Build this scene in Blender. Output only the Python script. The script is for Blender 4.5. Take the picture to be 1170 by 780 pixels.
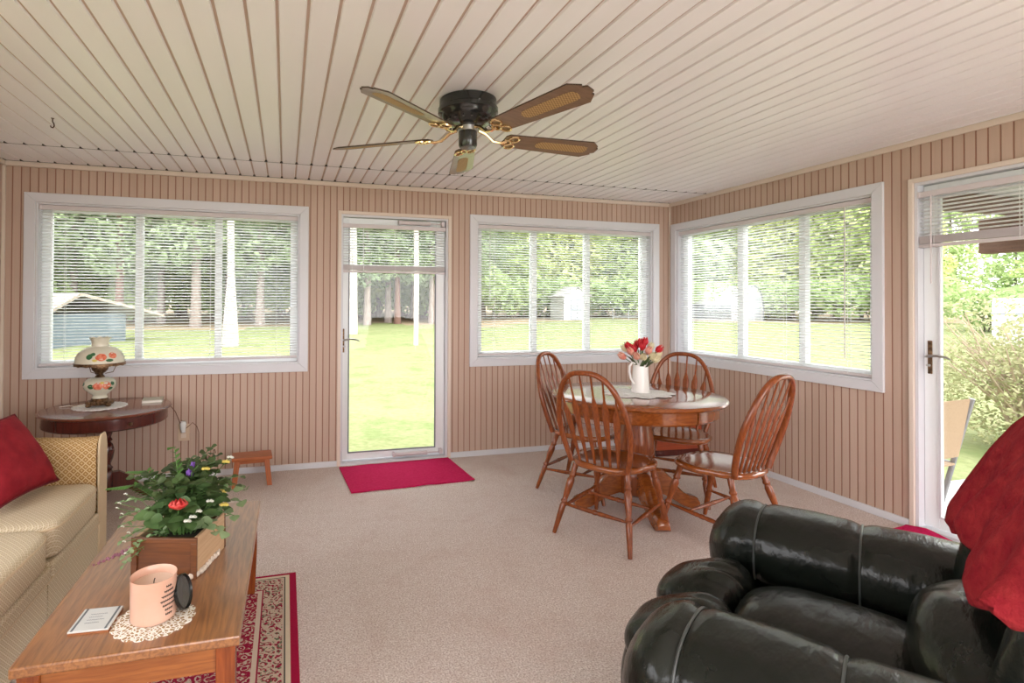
import bpy, bmesh, math, random
from mathutils import Vector, Matrix, noise
R = math.radians
sin, cos, pi = math.sin, math.cos, math.pi
rnd = random.Random(7)
for o in list(bpy.data.objects):
    bpy.data.objects.remove(o)
S = bpy.context.scene
col = S.collection

# ------------------------------------------------------------------ camera, sky, exposure
CAMH = 1.2839
def make_camera():
    yw, pt, rl = R(15.5919), R(.5665), R(.2633)
    f = Vector((sin(yw)*cos(pt), cos(yw)*cos(pt), sin(pt)))
    r = Vector((cos(yw), -sin(yw), 0))
    u = r.cross(f)
    r2 = r*cos(rl) + u*sin(rl)
    u2 = -r*sin(rl) + u*cos(rl)
    cd = bpy.data.cameras.new('camera')
    cam = bpy.data.objects.new('camera', cd)
    col.objects.link(cam)
    m = Matrix((r2, u2, -f)).transposed().to_4x4()
    m.translation = Vector((0, 0, CAMH))
    cam.matrix_world = m
    cd.sensor_fit = 'HORIZONTAL'
    cd.sensor_width = 36
    cd.lens = 610.274/1170*36
    cd.shift_x = 88.37/1170
    cd.shift_y = -48.4/1170
    cd.clip_start = .05
    cd.clip_end = 500
    S.camera = cam
make_camera()

SKY = 1.6
SUN = .6
FILL = 11.0
w = bpy.data.worlds.new('sky')
S.world = w
w.use_nodes = True
nt = w.node_tree
bg = nt.nodes['Background']
tc = nt.nodes.new('ShaderNodeTexCoord')
sx = nt.nodes.new('ShaderNodeSeparateXYZ')
cr = nt.nodes.new('ShaderNodeValToRGB')
nt.links.new(tc.outputs['Generated'], sx.inputs[0])
nt.links.new(sx.outputs['Z'], cr.inputs['Fac'])
cr.color_ramp.elements[0].position = 0.0
cr.color_ramp.elements[0].color = (1.0, .972, .965, 1)
cr.color_ramp.elements[1].position = .7
cr.color_ramp.elements[1].color = (.93, .93, 1.0, 1)
nt.links.new(cr.outputs[0], bg.inputs['Color'])
bg.inputs['Strength'].default_value = SKY
sd = bpy.data.lights.new('sun', 'SUN')
sd.energy = SUN
sd.angle = R(35)
sd.color = (1, .97, .9)
so = bpy.data.objects.new('sun', sd)
so.rotation_euler = (R(38), 0, R(25))
col.objects.link(so)
# added fill lamp behind the camera, standing in for daylight from the rear
ad = bpy.data.lights.new('rear_fill_light', 'AREA')
ad.shape = 'RECTANGLE'; ad.size = 1.8; ad.size_y = 1.9
ad.energy = FILL
ad.color = (1, .97, .97)
ao = bpy.data.objects.new('rear_fill_light', ad)
ao.location = (1.95, -1.6, 1.05)
ao.rotation_euler = (R(90), 0, 0)
col.objects.link(ao)
vs = S.view_settings
vs.view_transform = 'Standard'
vs.look = 'None'
vs.exposure = 2.15
vs.gamma = 1
vs.use_curve_mapping = False

# ------------------------------------------------------------------ helpers
class MB:
    """collects shapes into one mesh"""
    def __init__(self):
        self.bm = bmesh.new()
        self.mi = 0
    def face(self, vs):
        try:
            f = self.bm.faces.new(vs)
            f.material_index = self.mi
            return f
        except ValueError:
            return None
    def v(self, p):
        return self.bm.verts.new(p)
    def box(self, c, s, rot=None):
        vv = []
        for dz in (-.5, .5):
            for dx, dy in ((-.5, -.5), (.5, -.5), (.5, .5), (-.5, .5)):
                p = Vector((dx*s[0], dy*s[1], dz*s[2]))
                if rot is not None:
                    p = rot @ p
                vv.append(self.v(p + Vector(c)))
        for q in ((3, 2, 1, 0), (4, 5, 6, 7), (0, 1, 5, 4), (1, 2, 6, 5), (2, 3, 7, 6), (3, 0, 4, 7)):
            self.face([vv[i] for i in q])
        return self
    def b2(self, x0, x1, y0, y1, z0, z1):
        return self.box(((x0+x1)/2, (y0+y1)/2, (z0+z1)/2), (abs(x1-x0), abs(y1-y0), abs(z1-z0)))
    def loft(self, rings, cap=True, closed=True):
        rr = [[self.v(p) for p in ring] for ring in rings]
        n = len(rr[0])
        for a, b in zip(rr, rr[1:]):
            for i in range(n if closed else n-1):
                j = (i+1) % n
                self.face([a[i], a[j], b[j], b[i]])
        if cap and closed:
            self.face(list(reversed(rr[0])))
            self.face(rr[-1])
        return self
    def lathe(self, prof, c=(0, 0, 0), n=24, a=None, b=None, cap=True):
        """prof = [(radius, height)] around +z at c, or along a->b when given (heights 0..1)"""
        c = Vector(c)
        if a is not None:
            a, b = Vector(a), Vector(b)
            d = b-a
            L = d.length
            q = d.to_track_quat('Z', 'Y')
        rings = []
        for r, h in prof:
            ring = []
            for i in range(n):
                t = 2*pi*i/n
                p = Vector((r*cos(t), r*sin(t), h))
                if a is not None:
                    p.z = h*L
                    p = q @ p + a
                else:
                    p = p + c
                ring.append(p)
            rings.append(ring)
        return self.loft(rings, cap)
    def tube(self, pts, rad, n=10, flat=1.0, closed=False, up=None):
        pts = [Vector(p) for p in pts]
        m = len(pts)
        rs = rad if isinstance(rad, (list, tuple)) else [rad]*m
        rings = []
        prev = None
        for i, p in enumerate(pts):
            if closed:
                t = pts[(i+1) % m]-pts[i-1]
            else:
                t = pts[min(i+1, m-1)]-pts[max(i-1, 0)]
            t.normalize()
            if up is not None:
                nrm = Vector(up)
            elif prev is None:
                nrm = Vector((0, 0, 1)) if abs(t.z) < .9 else Vector((1, 0, 0))
            else:
                nrm = prev
            nrm = (nrm - t*nrm.dot(t)).normalized()
            prev = nrm
            bi = t.cross(nrm)
            rings.append([p + nrm*(rs[i]*cos(2*pi*k/n)) + bi*(rs[i]*flat*sin(2*pi*k/n)) for k in range(n)])
        if closed:
            rings.append(rings[0])
            rr = [[self.v(p) for p in ring] for ring in rings[:-1]]
            for i in range(len(rr)):
                a, b = rr[i], rr[(i+1) % len(rr)]
                for k in range(n):
                    j = (k+1) % n
                    self.face([a[k], a[j], b[j], b[k]])
            return self
        return self.loft(rings)
    def prism(self, outline, z0, z1, rot=None, off=(0, 0, 0)):
        off = Vector(off)
        T = (lambda p: (rot @ Vector(p) if rot is not None else Vector(p)) + off)
        return self.loft([[T((x, y, z0)) for x, y in outline], [T((x, y, z1)) for x, y in outline]])
    def blob(self, c, r, e=2.0, nu=28, nv=18, fn=None):
        """superellipsoid, e>2 is boxier"""
        c = Vector(c)
        def sp(x):
            return math.copysign(abs(x)**(2/e), x)
        rings = []
        for j in range(1, nv):
            ph = -pi/2 + pi*j/nv
            ring = []
            for i in range(nu):
                th = 2*pi*i/nu
                p = Vector((r[0]*sp(cos(ph))*sp(cos(th)), r[1]*sp(cos(ph))*sp(sin(th)), r[2]*sp(sin(ph))))
                if fn:
                    p = fn(p)
                ring.append(p + c)
            rings.append(ring)
        return self.loft(rings)
    def quad(self, c, u, v):
        c, u, v = Vector(c), Vector(u), Vector(v)
        return self.face([self.v(c-u-v), self.v(c+u-v), self.v(c+u+v), self.v(c-u+v)])
    def build(self, name, mat, parent=None, smooth=True, bevel=0, sub=0, fix=True, sharp=40):
        if fix:
            bmesh.ops.recalc_face_normals(self.bm, faces=self.bm.faces)
        me = bpy.data.meshes.new(name)
        self.bm.to_mesh(me)
        self.bm.free()
        for m_ in (mat if isinstance(mat, (list, tuple)) else [mat]):
            me.materials.append(m_)
        if smooth:
            me.polygons.foreach_set('use_smooth', [True]*len(me.polygons))
            me.set_sharp_from_angle(angle=R(sharp))
        o = bpy.data.objects.new(name, me)
        col.objects.link(o)
        if parent is not None:
            o.parent = parent
        if bevel:
            b = o.modifiers.new('bevel', 'BEVEL')
            b.width = bevel; b.segments = 2; b.limit_method = 'ANGLE'; b.angle_limit = R(40)
            b.harden_normals = False
        if sub:
            s_ = o.modifiers.new('sub', 'SUBSURF')
            s_.levels = sub; s_.render_levels = sub
        return o

def tag(o, label=None, cat=None, group=None, kind=None):
    if label: o['label'] = label
    if cat: o['category'] = cat
    if group: o['group'] = group
    if kind: o['kind'] = kind
    return o
def thing(name, label, cat, loc=(0, 0, 0), rz=0, group=None):
    o = bpy.data.objects.new(name, None)
    o.empty_display_size = .1
    o.location = loc
    o.rotation_euler = (0, 0, rz)
    col.objects.link(o)
    return tag(o, label, cat, group)
def copy_tree(o, parent=None):
    c = o.copy()
    col.objects.link(c)
    c.parent = parent
    for ch in [x for x in col.objects if x.parent == o]:
        copy_tree(ch, c)
    return c

# ------------------------------------------------------------------ materials
def mat(name, c, rough=.6, metal=0, spec=.5, coat=0, noise_=None, bump=None, trans=0):
    """noise_=(colour2, scale, (sx,sy,sz), lo, hi)  bump=(scale, strength, (sx,sy,sz))"""
    m = bpy.data.materials.new(name)
    m.use_nodes = True
    t = m.node_tree
    p = t.nodes['Principled BSDF']
    p.inputs['Base Color'].default_value = (*c, 1)
    p.inputs['Roughness'].default_value = rough
    p.inputs['Metallic'].default_value = metal
    p.inputs['Specular IOR Level'].default_value = spec
    p.inputs['Coat Weight'].default_value = coat
    p.inputs['Coat Roughness'].default_value = .12
    def tex(scale, sv, detail=5):
        tcn = t.nodes.new('ShaderNodeTexCoord')
        mp = t.nodes.new('ShaderNodeMapping')
        mp.inputs['Scale'].default_value = sv
        nz = t.nodes.new('ShaderNodeTexNoise')
        nz.inputs['Scale'].default_value = scale
        nz.inputs['Detail'].default_value = detail
        t.links.new(tcn.outputs['Object'], mp.inputs[0])
        t.links.new(mp.outputs[0], nz.inputs['Vector'])
        return nz
    if noise_:
        c2, sc, sv, lo, hi = noise_
        nz = tex(sc, sv)
        r_ = t.nodes.new('ShaderNodeValToRGB')
        r_.color_ramp.elements[0].position = lo
        r_.color_ramp.elements[1].position = hi
        r_.color_ramp.elements[0].color = (*c, 1)
        r_.color_ramp.elements[1].color = (*c2, 1)
        t.links.new(nz.outputs['Fac'], r_.inputs['Fac'])
        t.links.new(r_.outputs[0], p.inputs['Base Color'])
    if bump:
        nz = tex(bump[0], bump[2] if len(bump) > 2 else (1, 1, 1))
        b = t.nodes.new('ShaderNodeBump')
        b.inputs['Strength'].default_value = bump[1]
        b.inputs['Distance'].default_value = .01
        t.links.new(nz.outputs['Fac'], b.inputs['Height'])
        t.links.new(b.outputs[0], p.inputs['Normal'])
    if trans:
        tr = t.nodes.new('ShaderNodeBsdfTranslucent')
        src = p.inputs['Base Color']
        if src.is_linked:
            t.links.new(src.links[0].from_socket, tr.inputs['Color'])
        else:
            tr.inputs['Color'].default_value = (*c, 1)
        mx = t.nodes.new('ShaderNodeMixShader')
        mx.inputs[0].default_value = trans
        t.links.new(p.outputs[0], mx.inputs[1])
        t.links.new(tr.outputs[0], mx.inputs[2])
        t.links.new(mx.outputs[0], t.nodes['Material Output'].inputs[0])
    return m
class G:
    """tiny node-graph helper"""
    def __init__(self, name):
        self.m = bpy.data.materials.new(name)
        self.m.use_nodes = True
        self.t = self.m.node_tree
        self.p = self.t.nodes['Principled BSDF']
    def n(self, typ, **kw):
        nd = self.t.nodes.new(typ)
        for k, v_ in kw.items():
            setattr(nd, k, v_)
        return nd
    def l(self, a, b):
        self.t.links.new(a, b)
    def math(self, op, a, b=None, c=None):
        nd = self.n('ShaderNodeMath', operation=op)
        for i, x in enumerate((a, b, c)):
            if x is None: continue
            if isinstance(x, (int, float)):
                nd.inputs[i].default_value = x
            else:
                self.l(x, nd.inputs[i])
        return nd.outputs[0]
    def xyz(self, out='Object'):
        t_ = self.n('ShaderNodeTexCoord')
        s_ = self.n('ShaderNodeSeparateXYZ')
        self.l(t_.outputs[out], s_.inputs[0])
        self.vec = t_.outputs[out]
        return s_.outputs[0], s_.outputs[1], s_.outputs[2]
    def noise(self, scale, sv=(1, 1, 1), detail=4):
        mp = self.n('ShaderNodeMapping')
        mp.inputs['Scale'].default_value = sv
        self.l(self.vec, mp.inputs[0])
        nz = self.n('ShaderNodeTexNoise')
        nz.inputs['Scale'].default_value = scale
        nz.inputs['Detail'].default_value = detail
        self.l(mp.outputs[0], nz.inputs['Vector'])
        return nz.outputs['Fac']
    def mix(self, f, a, b):
        nd = self.n('ShaderNodeMix', data_type='RGBA')
        for s_, x in ((nd.inputs[0], f), (nd.inputs[6], a), (nd.inputs[7], b)):
            if isinstance(x, (int, float)):
                s_.default_value = x
            elif isinstance(x, tuple):
                s_.default_value = (*x, 1)
            else:
                self.l(x, s_)
        return nd.outputs[2]
    def bump(self, h, strength=.5, dist=.01):
        b = self.n('ShaderNodeBump')
        b.inputs['Strength'].default_value = strength
        b.inputs['Distance'].default_value = dist
        self.l(h, b.inputs['Height'])
        self.l(b.outputs[0], self.p.inputs['Normal'])
    def out(self, colr, rough=.6, spec=.5, coat=0):
        if isinstance(colr, tuple):
            self.p.inputs['Base Color'].default_value = (*colr, 1)
        else:
            self.l(colr, self.p.inputs['Base Color'])
        self.p.inputs['Roughness'].default_value = rough
        self.p.inputs['Specular IOR Level'].default_value = spec
        self.p.inputs['Coat Weight'].default_value = coat
        self.p.inputs['Coat Roughness'].default_value = .1
        return self.m

def wood(name, c1, c2, axis, scale=9, rough=.35, coat=.3, stretch=12):
    g = G(name)
    g.xyz()
    sv = [stretch]*3
    sv[axis] = 1.0
    n1 = g.noise(scale*.35, tuple(s_*.6 for s_ in sv), 6)
    n2 = g.noise(scale*1.6, tuple(sv), 8)
    w_ = g.math('FRACT', g.math('MULTIPLY', n1, 7.0))
    w_ = g.math('ABSOLUTE', g.math('SUBTRACT', w_, .5))
    f = g.math('ADD', g.math('MULTIPLY', w_, .7), g.math('MULTIPLY', n2, .6))
    c = g.mix(g.math('MULTIPLY', f, 1.15), c1, c2)
    return g.out(c, rough, .5, coat)

def beadboard(name, axis, pitch, phase):
    g = G(name)
    ax = g.xyz()[axis]
    u = g.math('DIVIDE', g.math('SUBTRACT', ax, phase), pitch)
    fr = g.math('FRACT', g.math('ADD', u, 100.0))
    d = g.math('ABSOLUTE', g.math('SUBTRACT', fr, .5))          # .5 at groove
    gr = g.math('SMOOTH_MIN', 1.0, g.math('MAXIMUM', g.math('MULTIPLY', g.math('SUBTRACT', d, .415), 22.0), 0.0), .2)
    wn = g.n('ShaderNodeTexWhiteNoise', noise_dimensions='1D')
    g.l(g.math('FLOOR', g.math('ADD', u, 100.0)), wn.inputs['W'])
    sv = (30, 30, 30)
    sv = (30, 30, 1.2)
    gn = g.noise(3, sv, 5)
    vf = g.math('ADD', g.math('MULTIPLY', wn.outputs[0], .45), g.math('MULTIPLY', gn, .55))
    base = g.mix(vf, (.49, .35, .275), (.60, .45, .365))
    c = g.mix(gr, base, (.31, .15, .10))
    g.bump(g.math('MULTIPLY', gr, -1.0), .6, .004)
    return g.out(c, .55, .3)

M = {}
M['wall_back'] = beadboard('beadboard_back', 0, .0510, -.02)
M['wall_side'] = beadboard('beadboard_side', 1, .0510, .01)
M['white'] = mat('white_paint', (.70, .70, .735), .4)
M['cream_trim'] = mat('cream_trim', (.74, .63, .54), .5)
M['vinyl'] = mat('vinyl_white', (.86, .89, .9), .35)
M['ceil'] = mat('ceiling_plank', (.90, .87, .89), .38, noise_=((.93, .905, .925), 1.2, (4, .3, 1), .35, .65))
M['ceil_groove'] = mat('ceiling_groove', (.60, .45, .37), .6)
M['dark_joint'] = mat('dark_joint', (.06, .05, .045), .7)
g = G('carpet'); g.xyz()
n1 = g.noise(150, detail=4); n2 = g.noise(1.6, detail=6); n3 = g.noise(34, detail=4); n4 = g.noise(7, detail=5)
def contrast(v, lo, hi):
    return g.math('MINIMUM', 1.0, g.math('MAXIMUM', 0.0, g.math('DIVIDE', g.math('SUBTRACT', v, lo), hi-lo)))
c = g.mix(contrast(n1, .36, .64), (.50, .40, .355), (.84, .765, .72))
c = g.mix(g.math('MULTIPLY', contrast(n3, .42, .7), .28), c, (.52, .39, .335))
c = g.mix(g.math('MULTIPLY', contrast(n4, .5, .72), .22), c, (.50, .35, .30))
c = g.mix(g.math('MULTIPLY', contrast(n2, .5, .7), .22), c, (.52, .36, .31))
g.bump(g.math('ADD', n1, n3), .5, .01)
M['carpet'] = g.out(c, .95, .1)
# glass pane: mostly clear with a weak mirror
g = G('window_glass')
t = g.t
tr = g.n('ShaderNodeBsdfTransparent'); tr.inputs[0].default_value = (.97, .985, .975, 1)
gl = g.n('ShaderNodeBsdfGlossy'); gl.inputs['Roughness'].default_value = .02
fr = g.n('ShaderNodeFresnel'); fr.inputs[0].default_value = 1.3
mx = g.n('ShaderNodeMixShader')
g.l(fr.outputs[0], mx.inputs[0]); g.l(tr.outputs[0], mx.inputs[1]); g.l(gl.outputs[0], mx.inputs[2])
g.l(mx.outputs[0], t.nodes['Material Output'].inputs[0])
M['glass'] = g.m
M['slat'] = mat('blind_slat', (.93, .94, .94), .4, trans=.6)
M['rail'] = mat('blind_rail', (.66, .60, .61), .4)
M['cordm'] = mat('blind_cord', (.85, .85, .83), .6)
M['oak'] = wood('golden_oak', (.33, .08, .015), (.13, .025, .005), 2, 10, .27, .2)
M['oak_x'] = wood('golden_oak_flat', (.38, .11, .02), (.17, .036, .008), 0, 9, .16, .7)
M['coffee'] = wood('coffee_oak', (.46, .20, .065), (.12, .036, .010), 1, 10, .3, 1.0)
M['coffee'].node_tree.nodes['Principled BSDF'].inputs['Coat Roughness'].default_value = .3
M['coffee_x'] = wood('coffee_oak_end', (.40, .14, .035), (.2, .055, .012), 0, 10, .3, .3)
M['cherry'] = wood('dark_cherry', (.11, .018, .012), (.045, .008, .007), 2, 8, .22, .5)
M['cherry_top'] = wood('dark_cherry_top', (.20, .052, .025), (.10, .022, .012), 0, 8, .2, .5)
M['stoolw'] = wood('stool_wood', (.50, .14, .03), (.27, .06, .012), 0, 9, .4, .2)
M['stool_leg'] = wood('stool_leg_wood', (.50, .14, .03), (.27, .06, .012), 2, 9, .4, .2)
M['chestw'] = wood('chest_wood', (.42, .075, .02), (.2, .03, .01), 0, 8, .35, .3)
M['leather'] = mat('black_leather', (.006, .008, .006), .25, spec=.3, noise_=((.014, .016, .013), 5, (1, 1, 1), .4, .7), bump=(8, .75, (1, 2.4, 1.5)))
M['piping'] = mat('leather_piping', (.05, .055, .052), .35)
M['plasticdk'] = mat('dark_panel', (.02, .02, .018), .5)
M['redthrow'] = mat('red_fleece', (.21, .010, .018), .95, spec=.1, noise_=((.29, .025, .028), 30, (1, 1, 1), .35, .7), bump=(120, .6))
M['redpillow'] = mat('red_velvet', (.20, .006, .014), .75, spec=.2, noise_=((.30, .016, .025), 14, (1, 1, 1), .35, .7), bump=(40, .3))
M['pillow_cord'] = mat('pillow_cord', (.12, .004, .010), .8)
def redmat(name):
    g = G(name); x, y, z = g.xyz()
    n1 = g.noise(55, detail=3); n2 = g.noise(160, detail=2)
    c = g.mix(n1, (.50, .004, .065), (.70, .035, .15))
    c = g.mix(g.math('MULTIPLY', n2, .5), c, (.50, .012, .08))
    g.bump(g.math('ADD', n1, n2), .8, .01)
    return g.out(c, .95, .1)
M['mat'] = redmat('crimson_mat')
# sofa damask: diamonds with a dot, fine weave
def damask(name, base, line, dot, per, mode='seat'):
    g = G(name); xs = g.xyz()
    if mode == 'seat':
        p_, q_ = g.math('SUBTRACT', xs[0], xs[2]), xs[1]
    else:
        p_, q_ = xs[0], g.math('ADD', xs[2], xs[1])
    a = g.math('MULTIPLY', g.math('ADD', p_, q_), 1/per)
    b = g.math('MULTIPLY', g.math('SUBTRACT', p_, q_), 1/per)
    fa = g.math('ABSOLUTE', g.math('SUBTRACT', g.math('FRACT', g.math('ADD', a, 50.)), .5))
    fb = g.math('ABSOLUTE', g.math('SUBTRACT', g.math('FRACT', g.math('ADD', b, 50.)), .5))
    mx_ = g.math('MAXIMUM', fa, fb)
    ln = g.math('GREATER_THAN', mx_, .40)
    dt = g.math('LESS_THAN', mx_, .16)
    n1 = g.noise(300, detail=2)
    c = g.mix(n1, base, tuple(x*.8 for x in base))
    c = g.mix(dt, c, dot)
    c = g.mix(ln, c, line)
    g.bump(g.math('ADD', n1, g.math('MULTIPLY', ln, 1.0)), .3, .004)
    return g.out(c, .9, .15)
M['damask_shaded'] = damask('sofa_damask_shaded', (.40, .225, .075), (.66, .49, .28), (.62, .44, .22), .034, 'arm')  # same fabric as the seat, coloured darker for the shade on the arm
M['damask_lit'] = damask('sofa_damask_lit', (.60, .48, .31), (.74, .65, .49), (.70, .60, .44), .022)  # same fabric as the arm, coloured paler for the glare on the seat
M['damask_front'] = damask('sofa_damask_front', (.60, .48, .31), (.74, .65, .49), (.70, .60, .44), .022)  # repeats the pale lit tone of the seat
M['sofa_welt'] = mat('sofa_welt', (.66, .52, .34), .9)
M['lace'] = None
def lace(name, c1=(.84, .8, .72), hole=.45, sc=150):
    g = G(name); g.xyz()
    vo = g.n('ShaderNodeTexVoronoi', feature='DISTANCE_TO_EDGE')
    vo.inputs['Scale'].default_value = sc
    g.l(g.vec, vo.inputs['Vector'])
    f = g.math('LESS_THAN', vo.outputs['Distance'], hole)
    c = g.mix(f, (.38, .25, .13), c1)
    g.bump(f, .3, .003)
    return g.out(c, .9, .1)
M['lace'] = lace('crochet_cotton', hole=.14, sc=95)
M['lace_white'] = mat('white_cotton', (.85, .85, .84), .9, noise_=((.72, .72, .71), 90, (1, 1, 1), .45, .6))
M['ceramic'] = mat('white_ceramic', (.82, .79, .76), .2, coat=.4)
M['brass'] = mat('polished_brass', (.95, .74, .42), .22, metal=1)
M['bronze'] = mat('antique_bronze', (.10, .055, .03), .4, metal=.8, noise_=((.28, .17, .09), 60, (1, 1, 1), .4, .65))
M['silver'] = mat('brushed_metal', (.6, .6, .6), .35, metal=1)
M['black'] = mat('black_enamel', (.012, .013, .012), .25, coat=.4)
M['blade'] = wood('fan_blade_wood', (.27, .16, .095), (.16, .09, .05), 0, 8, .3, .4)
M['blade_edge'] = mat('blade_edge', (.06, .03, .018), .5)
g = G('woven_cane'); x, y, z = g.xyz()
wv = g.math('MULTIPLY', g.math('SINE', g.math('MULTIPLY', x, 420.)), g.math('SINE', g.math('MULTIPLY', y, 420.)))
M['cane'] = g.out(g.mix(g.math('ADD', g.math('MULTIPLY', wv, .5), .5), (.62, .40, .17), (.20, .10, .035)), .6)
M['cream'] = mat('cream_glass', (.80, .76, .62), .2, coat=.4, trans=.15)
M['rose'] = mat('painted_rose', (.62, .09, .035), .4, noise_=((.78, .26, .15), 60, (1, 1, 1), .4, .6))
M['leafpaint'] = mat('painted_leaf', (.025, .12, .04), .4)
M['leaf'] = mat('leaf_green', (.05, .105, .03), .5, noise_=((.11, .19, .06), 18, (1, 1, 1), .35, .7), trans=.2)
M['leaf_pale'] = mat('leaf_pale', (.20, .30, .14), .55, noise_=((.32, .42, .22), 20, (1, 1, 1), .35, .7), trans=.2)
M['fern'] = mat('fern_green', (.09, .22, .04), .5, trans=.25)
M['leaf_dark'] = mat('leaf_dark', (.035, .06, .018), .5, noise_=((.08, .12, .035), 18, (1, 1, 1), .35, .7), trans=.15)
M['twig'] = mat('twig_brown', (.12, .07, .04), .8)
M['coral'] = mat('coral_petal', (.60, .03, .03), .5, noise_=((.70, .10, .08), 50, (1, 1, 1), .4, .6), trans=.15)
M['purple'] = mat('purple_petal', (.16, .06, .32), .6)
M['mauve'] = mat('mauve_petal', (.30, .12, .17), .7)
M['yellow'] = mat('yellow_petal', (.70, .55, .12), .6)
M['whitepet'] = mat('white_petal', (.80, .80, .72), .6, trans=.2)
M['tul_red'] = mat('tulip_red', (.60, .012, .022), .45, trans=.2)
M['tul_pink'] = mat('tulip_pink', (.78, .26, .20), .45, noise_=((.85, .5, .38), 25, (1, 1, 1), .35, .65), trans=.2)
M['tul_cream'] = mat('tulip_cream', (.82, .74, .52), .45, noise_=((.74, .66, .38), 25, (1, 1, 1), .4, .7), trans=.2)
M['stem'] = mat('stem_green', (.10, .2, .05), .5)
M['soil'] = mat('dark_moss', (.03, .028, .018), .95)
M['boxwood'] = wood('planter_wood', (.20, .065, .016), (.09, .028, .008), 0, 10, .45, .15)
M['boxpale'] = wood('planter_side', (.60, .40, .24), (.46, .28, .15), 1, 8, .5, .1)
M['bead'] = mat('wood_bead', (.66, .56, .46), .6, noise_=((.54, .44, .36), 60, (1, 1, 1), .4, .6))
M['candle'] = mat('candle_wax', (.80, .47, .33), .35, coat=.5, trans=.2, noise_=((.82, .55, .42), 9, (1, 1, 1), .35, .7))
M['wax'] = mat('wax_top', (.86, .66, .52), .5, trans=.2)
M['ink'] = mat('ink', (.05, .035, .03), .7)
M['lidm'] = mat('lid_metal', (.025, .024, .022), .25, metal=.6)
M['lidin'] = mat('lid_inside', (.10, .10, .095), .2, metal=.5)
M['plaque'] = mat('pale_tile', (.62, .63, .60), .35)
M['stripe'] = mat('grey_stripe', (.13, .15, .16), .4)
M['plaque_edge'] = mat('tile_cork', (.30, .11, .04), .6)
M['paper'] = mat('paper', (.80, .77, .70), .8)
M['bookcover'] = mat('book_cover', (.55, .52, .42), .6)
M['beige_plate'] = mat('beige_plastic', (.66, .50, .36), .4)
M['nightlight'] = mat('clear_plastic', (.82, .85, .85), .2, coat=.3)
M['cordbrown'] = mat('brown_cord', (.16, .07, .04), .6)
M['hook'] = mat('hook_metal', (.10, .05, .04), .4, metal=.6)
# outdoors
g = G('lawn_grass'); g.xyz()
n1 = g.noise(14, detail=6); n2 = g.noise(.45, (1, 1.6, 1), detail=5); n3 = g.noise(2.2, detail=6)
c = g.mix(g.math('MULTIPLY', g.math('SUBTRACT', n1, .3), 2.2), (.085, .112, .032), (.215, .235, .105))
c = g.mix(g.math('MULTIPLY', n2, .75), c, (.23, .235, .12))
c = g.mix(g.math('MINIMUM', 1.0, g.math('MAXIMUM', 0.0, g.math('MULTIPLY', g.math('SUBTRACT', n3, .5), 3.0))), c, (.10, .14, .042))
M['grass'] = g.out(c, .95, .1)
g = G('leaf_litter'); g.xyz()
n1 = g.noise(3, detail=6)
M['litter'] = g.out(g.mix(n1, (.20, .145, .09), (.32, .25, .165)), .95, .1)
def leafmat(name, a, b, sc=.45):
    return mat(name, a, .6, noise_=(b, sc, (1, 1, 1), .3, .7), trans=.35, spec=.2)
M['tree1'] = leafmat('canopy_bright', (.34, .45, .16), (.56, .64, .28))
M['tree2'] = leafmat('canopy_mid', (.32, .43, .19), (.52, .62, .30))
M['tree3'] = leafmat('canopy_pine', (.20, .27, .15), (.36, .44, .24))
M['tree4'] = leafmat('canopy_yellow', (.50, .57, .21), (.68, .72, .36))
M['bark'] = mat('bark', (.16, .125, .105), .9, noise_=((.30, .25, .22), 6, (3, 3, .6), .35, .7))
M['bark_pale'] = mat('bark_pale', (.38, .35, .32), .9, noise_=((.25, .22, .19), 5, (3, 3, .5), .45, .75))
M['bark_red'] = mat('bark_red', (.13, .07, .05), .9)
M['polem'] = mat('pole_wood', (.40, .35, .325), .85, noise_=((.30, .255, .23), 4, (4, 4, .4), .4, .7))
M['shedwhite'] = mat('shed_white', (.50, .50, .51), .6)
M['shedgrey'] = mat('shed_grey', (.16, .175, .19), .6)
M['shedroof'] = mat('shed_roof', (.34, .32, .32), .7)
M['sheddoor'] = mat('shed_door', (.34, .36, .40), .6)
M['shedline'] = mat('shed_trim', (.20, .21, .24), .6)
M['tanroof'] = mat('tan_shingle', (.34, .28, .23), .9, noise_=((.27, .22, .175), 6, (1, 1, 1), .4, .6))
M['bluewall'] = mat('blue_grey_siding', (.09, .115, .135), .7)
M['concrete'] = mat('pale_concrete', (.55, .52, .48), .9)
M['deck'] = None
g = G('deck_boards'); x, y, z = g.xyz()
fr_ = g.math('FRACT', g.math('ADD', g.math('DIVIDE', x, .14), 50.))
gp = g.math('LESS_THAN', fr_, .07)
M['deck'] = g.out(g.mix(gp, g.mix(g.noise(5, (8, 1, 1)), (.36, .34, .32), (.44, .42, .40)), (.22, .19, .17)), .9)
M['beam'] = wood('weathered_beam', (.22, .12, .085), (.10, .055, .042), 1, 6, .8, 0)
M['sling'] = mat('tan_sling', (.46, .32, .20), .8, noise_=((.38, .26, .16), 200, (1, 1, 1), .4, .6))
M['frame_grey'] = mat('grey_aluminium', (.30, .30, .31), .45, metal=.3)
M['bushleaf'] = leafmat('bush_leaf', (.24, .28, .11), (.46, .42, .26), 7)
M['bushtwig'] = mat('bush_twig', (.40, .31, .23), .9)

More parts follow.
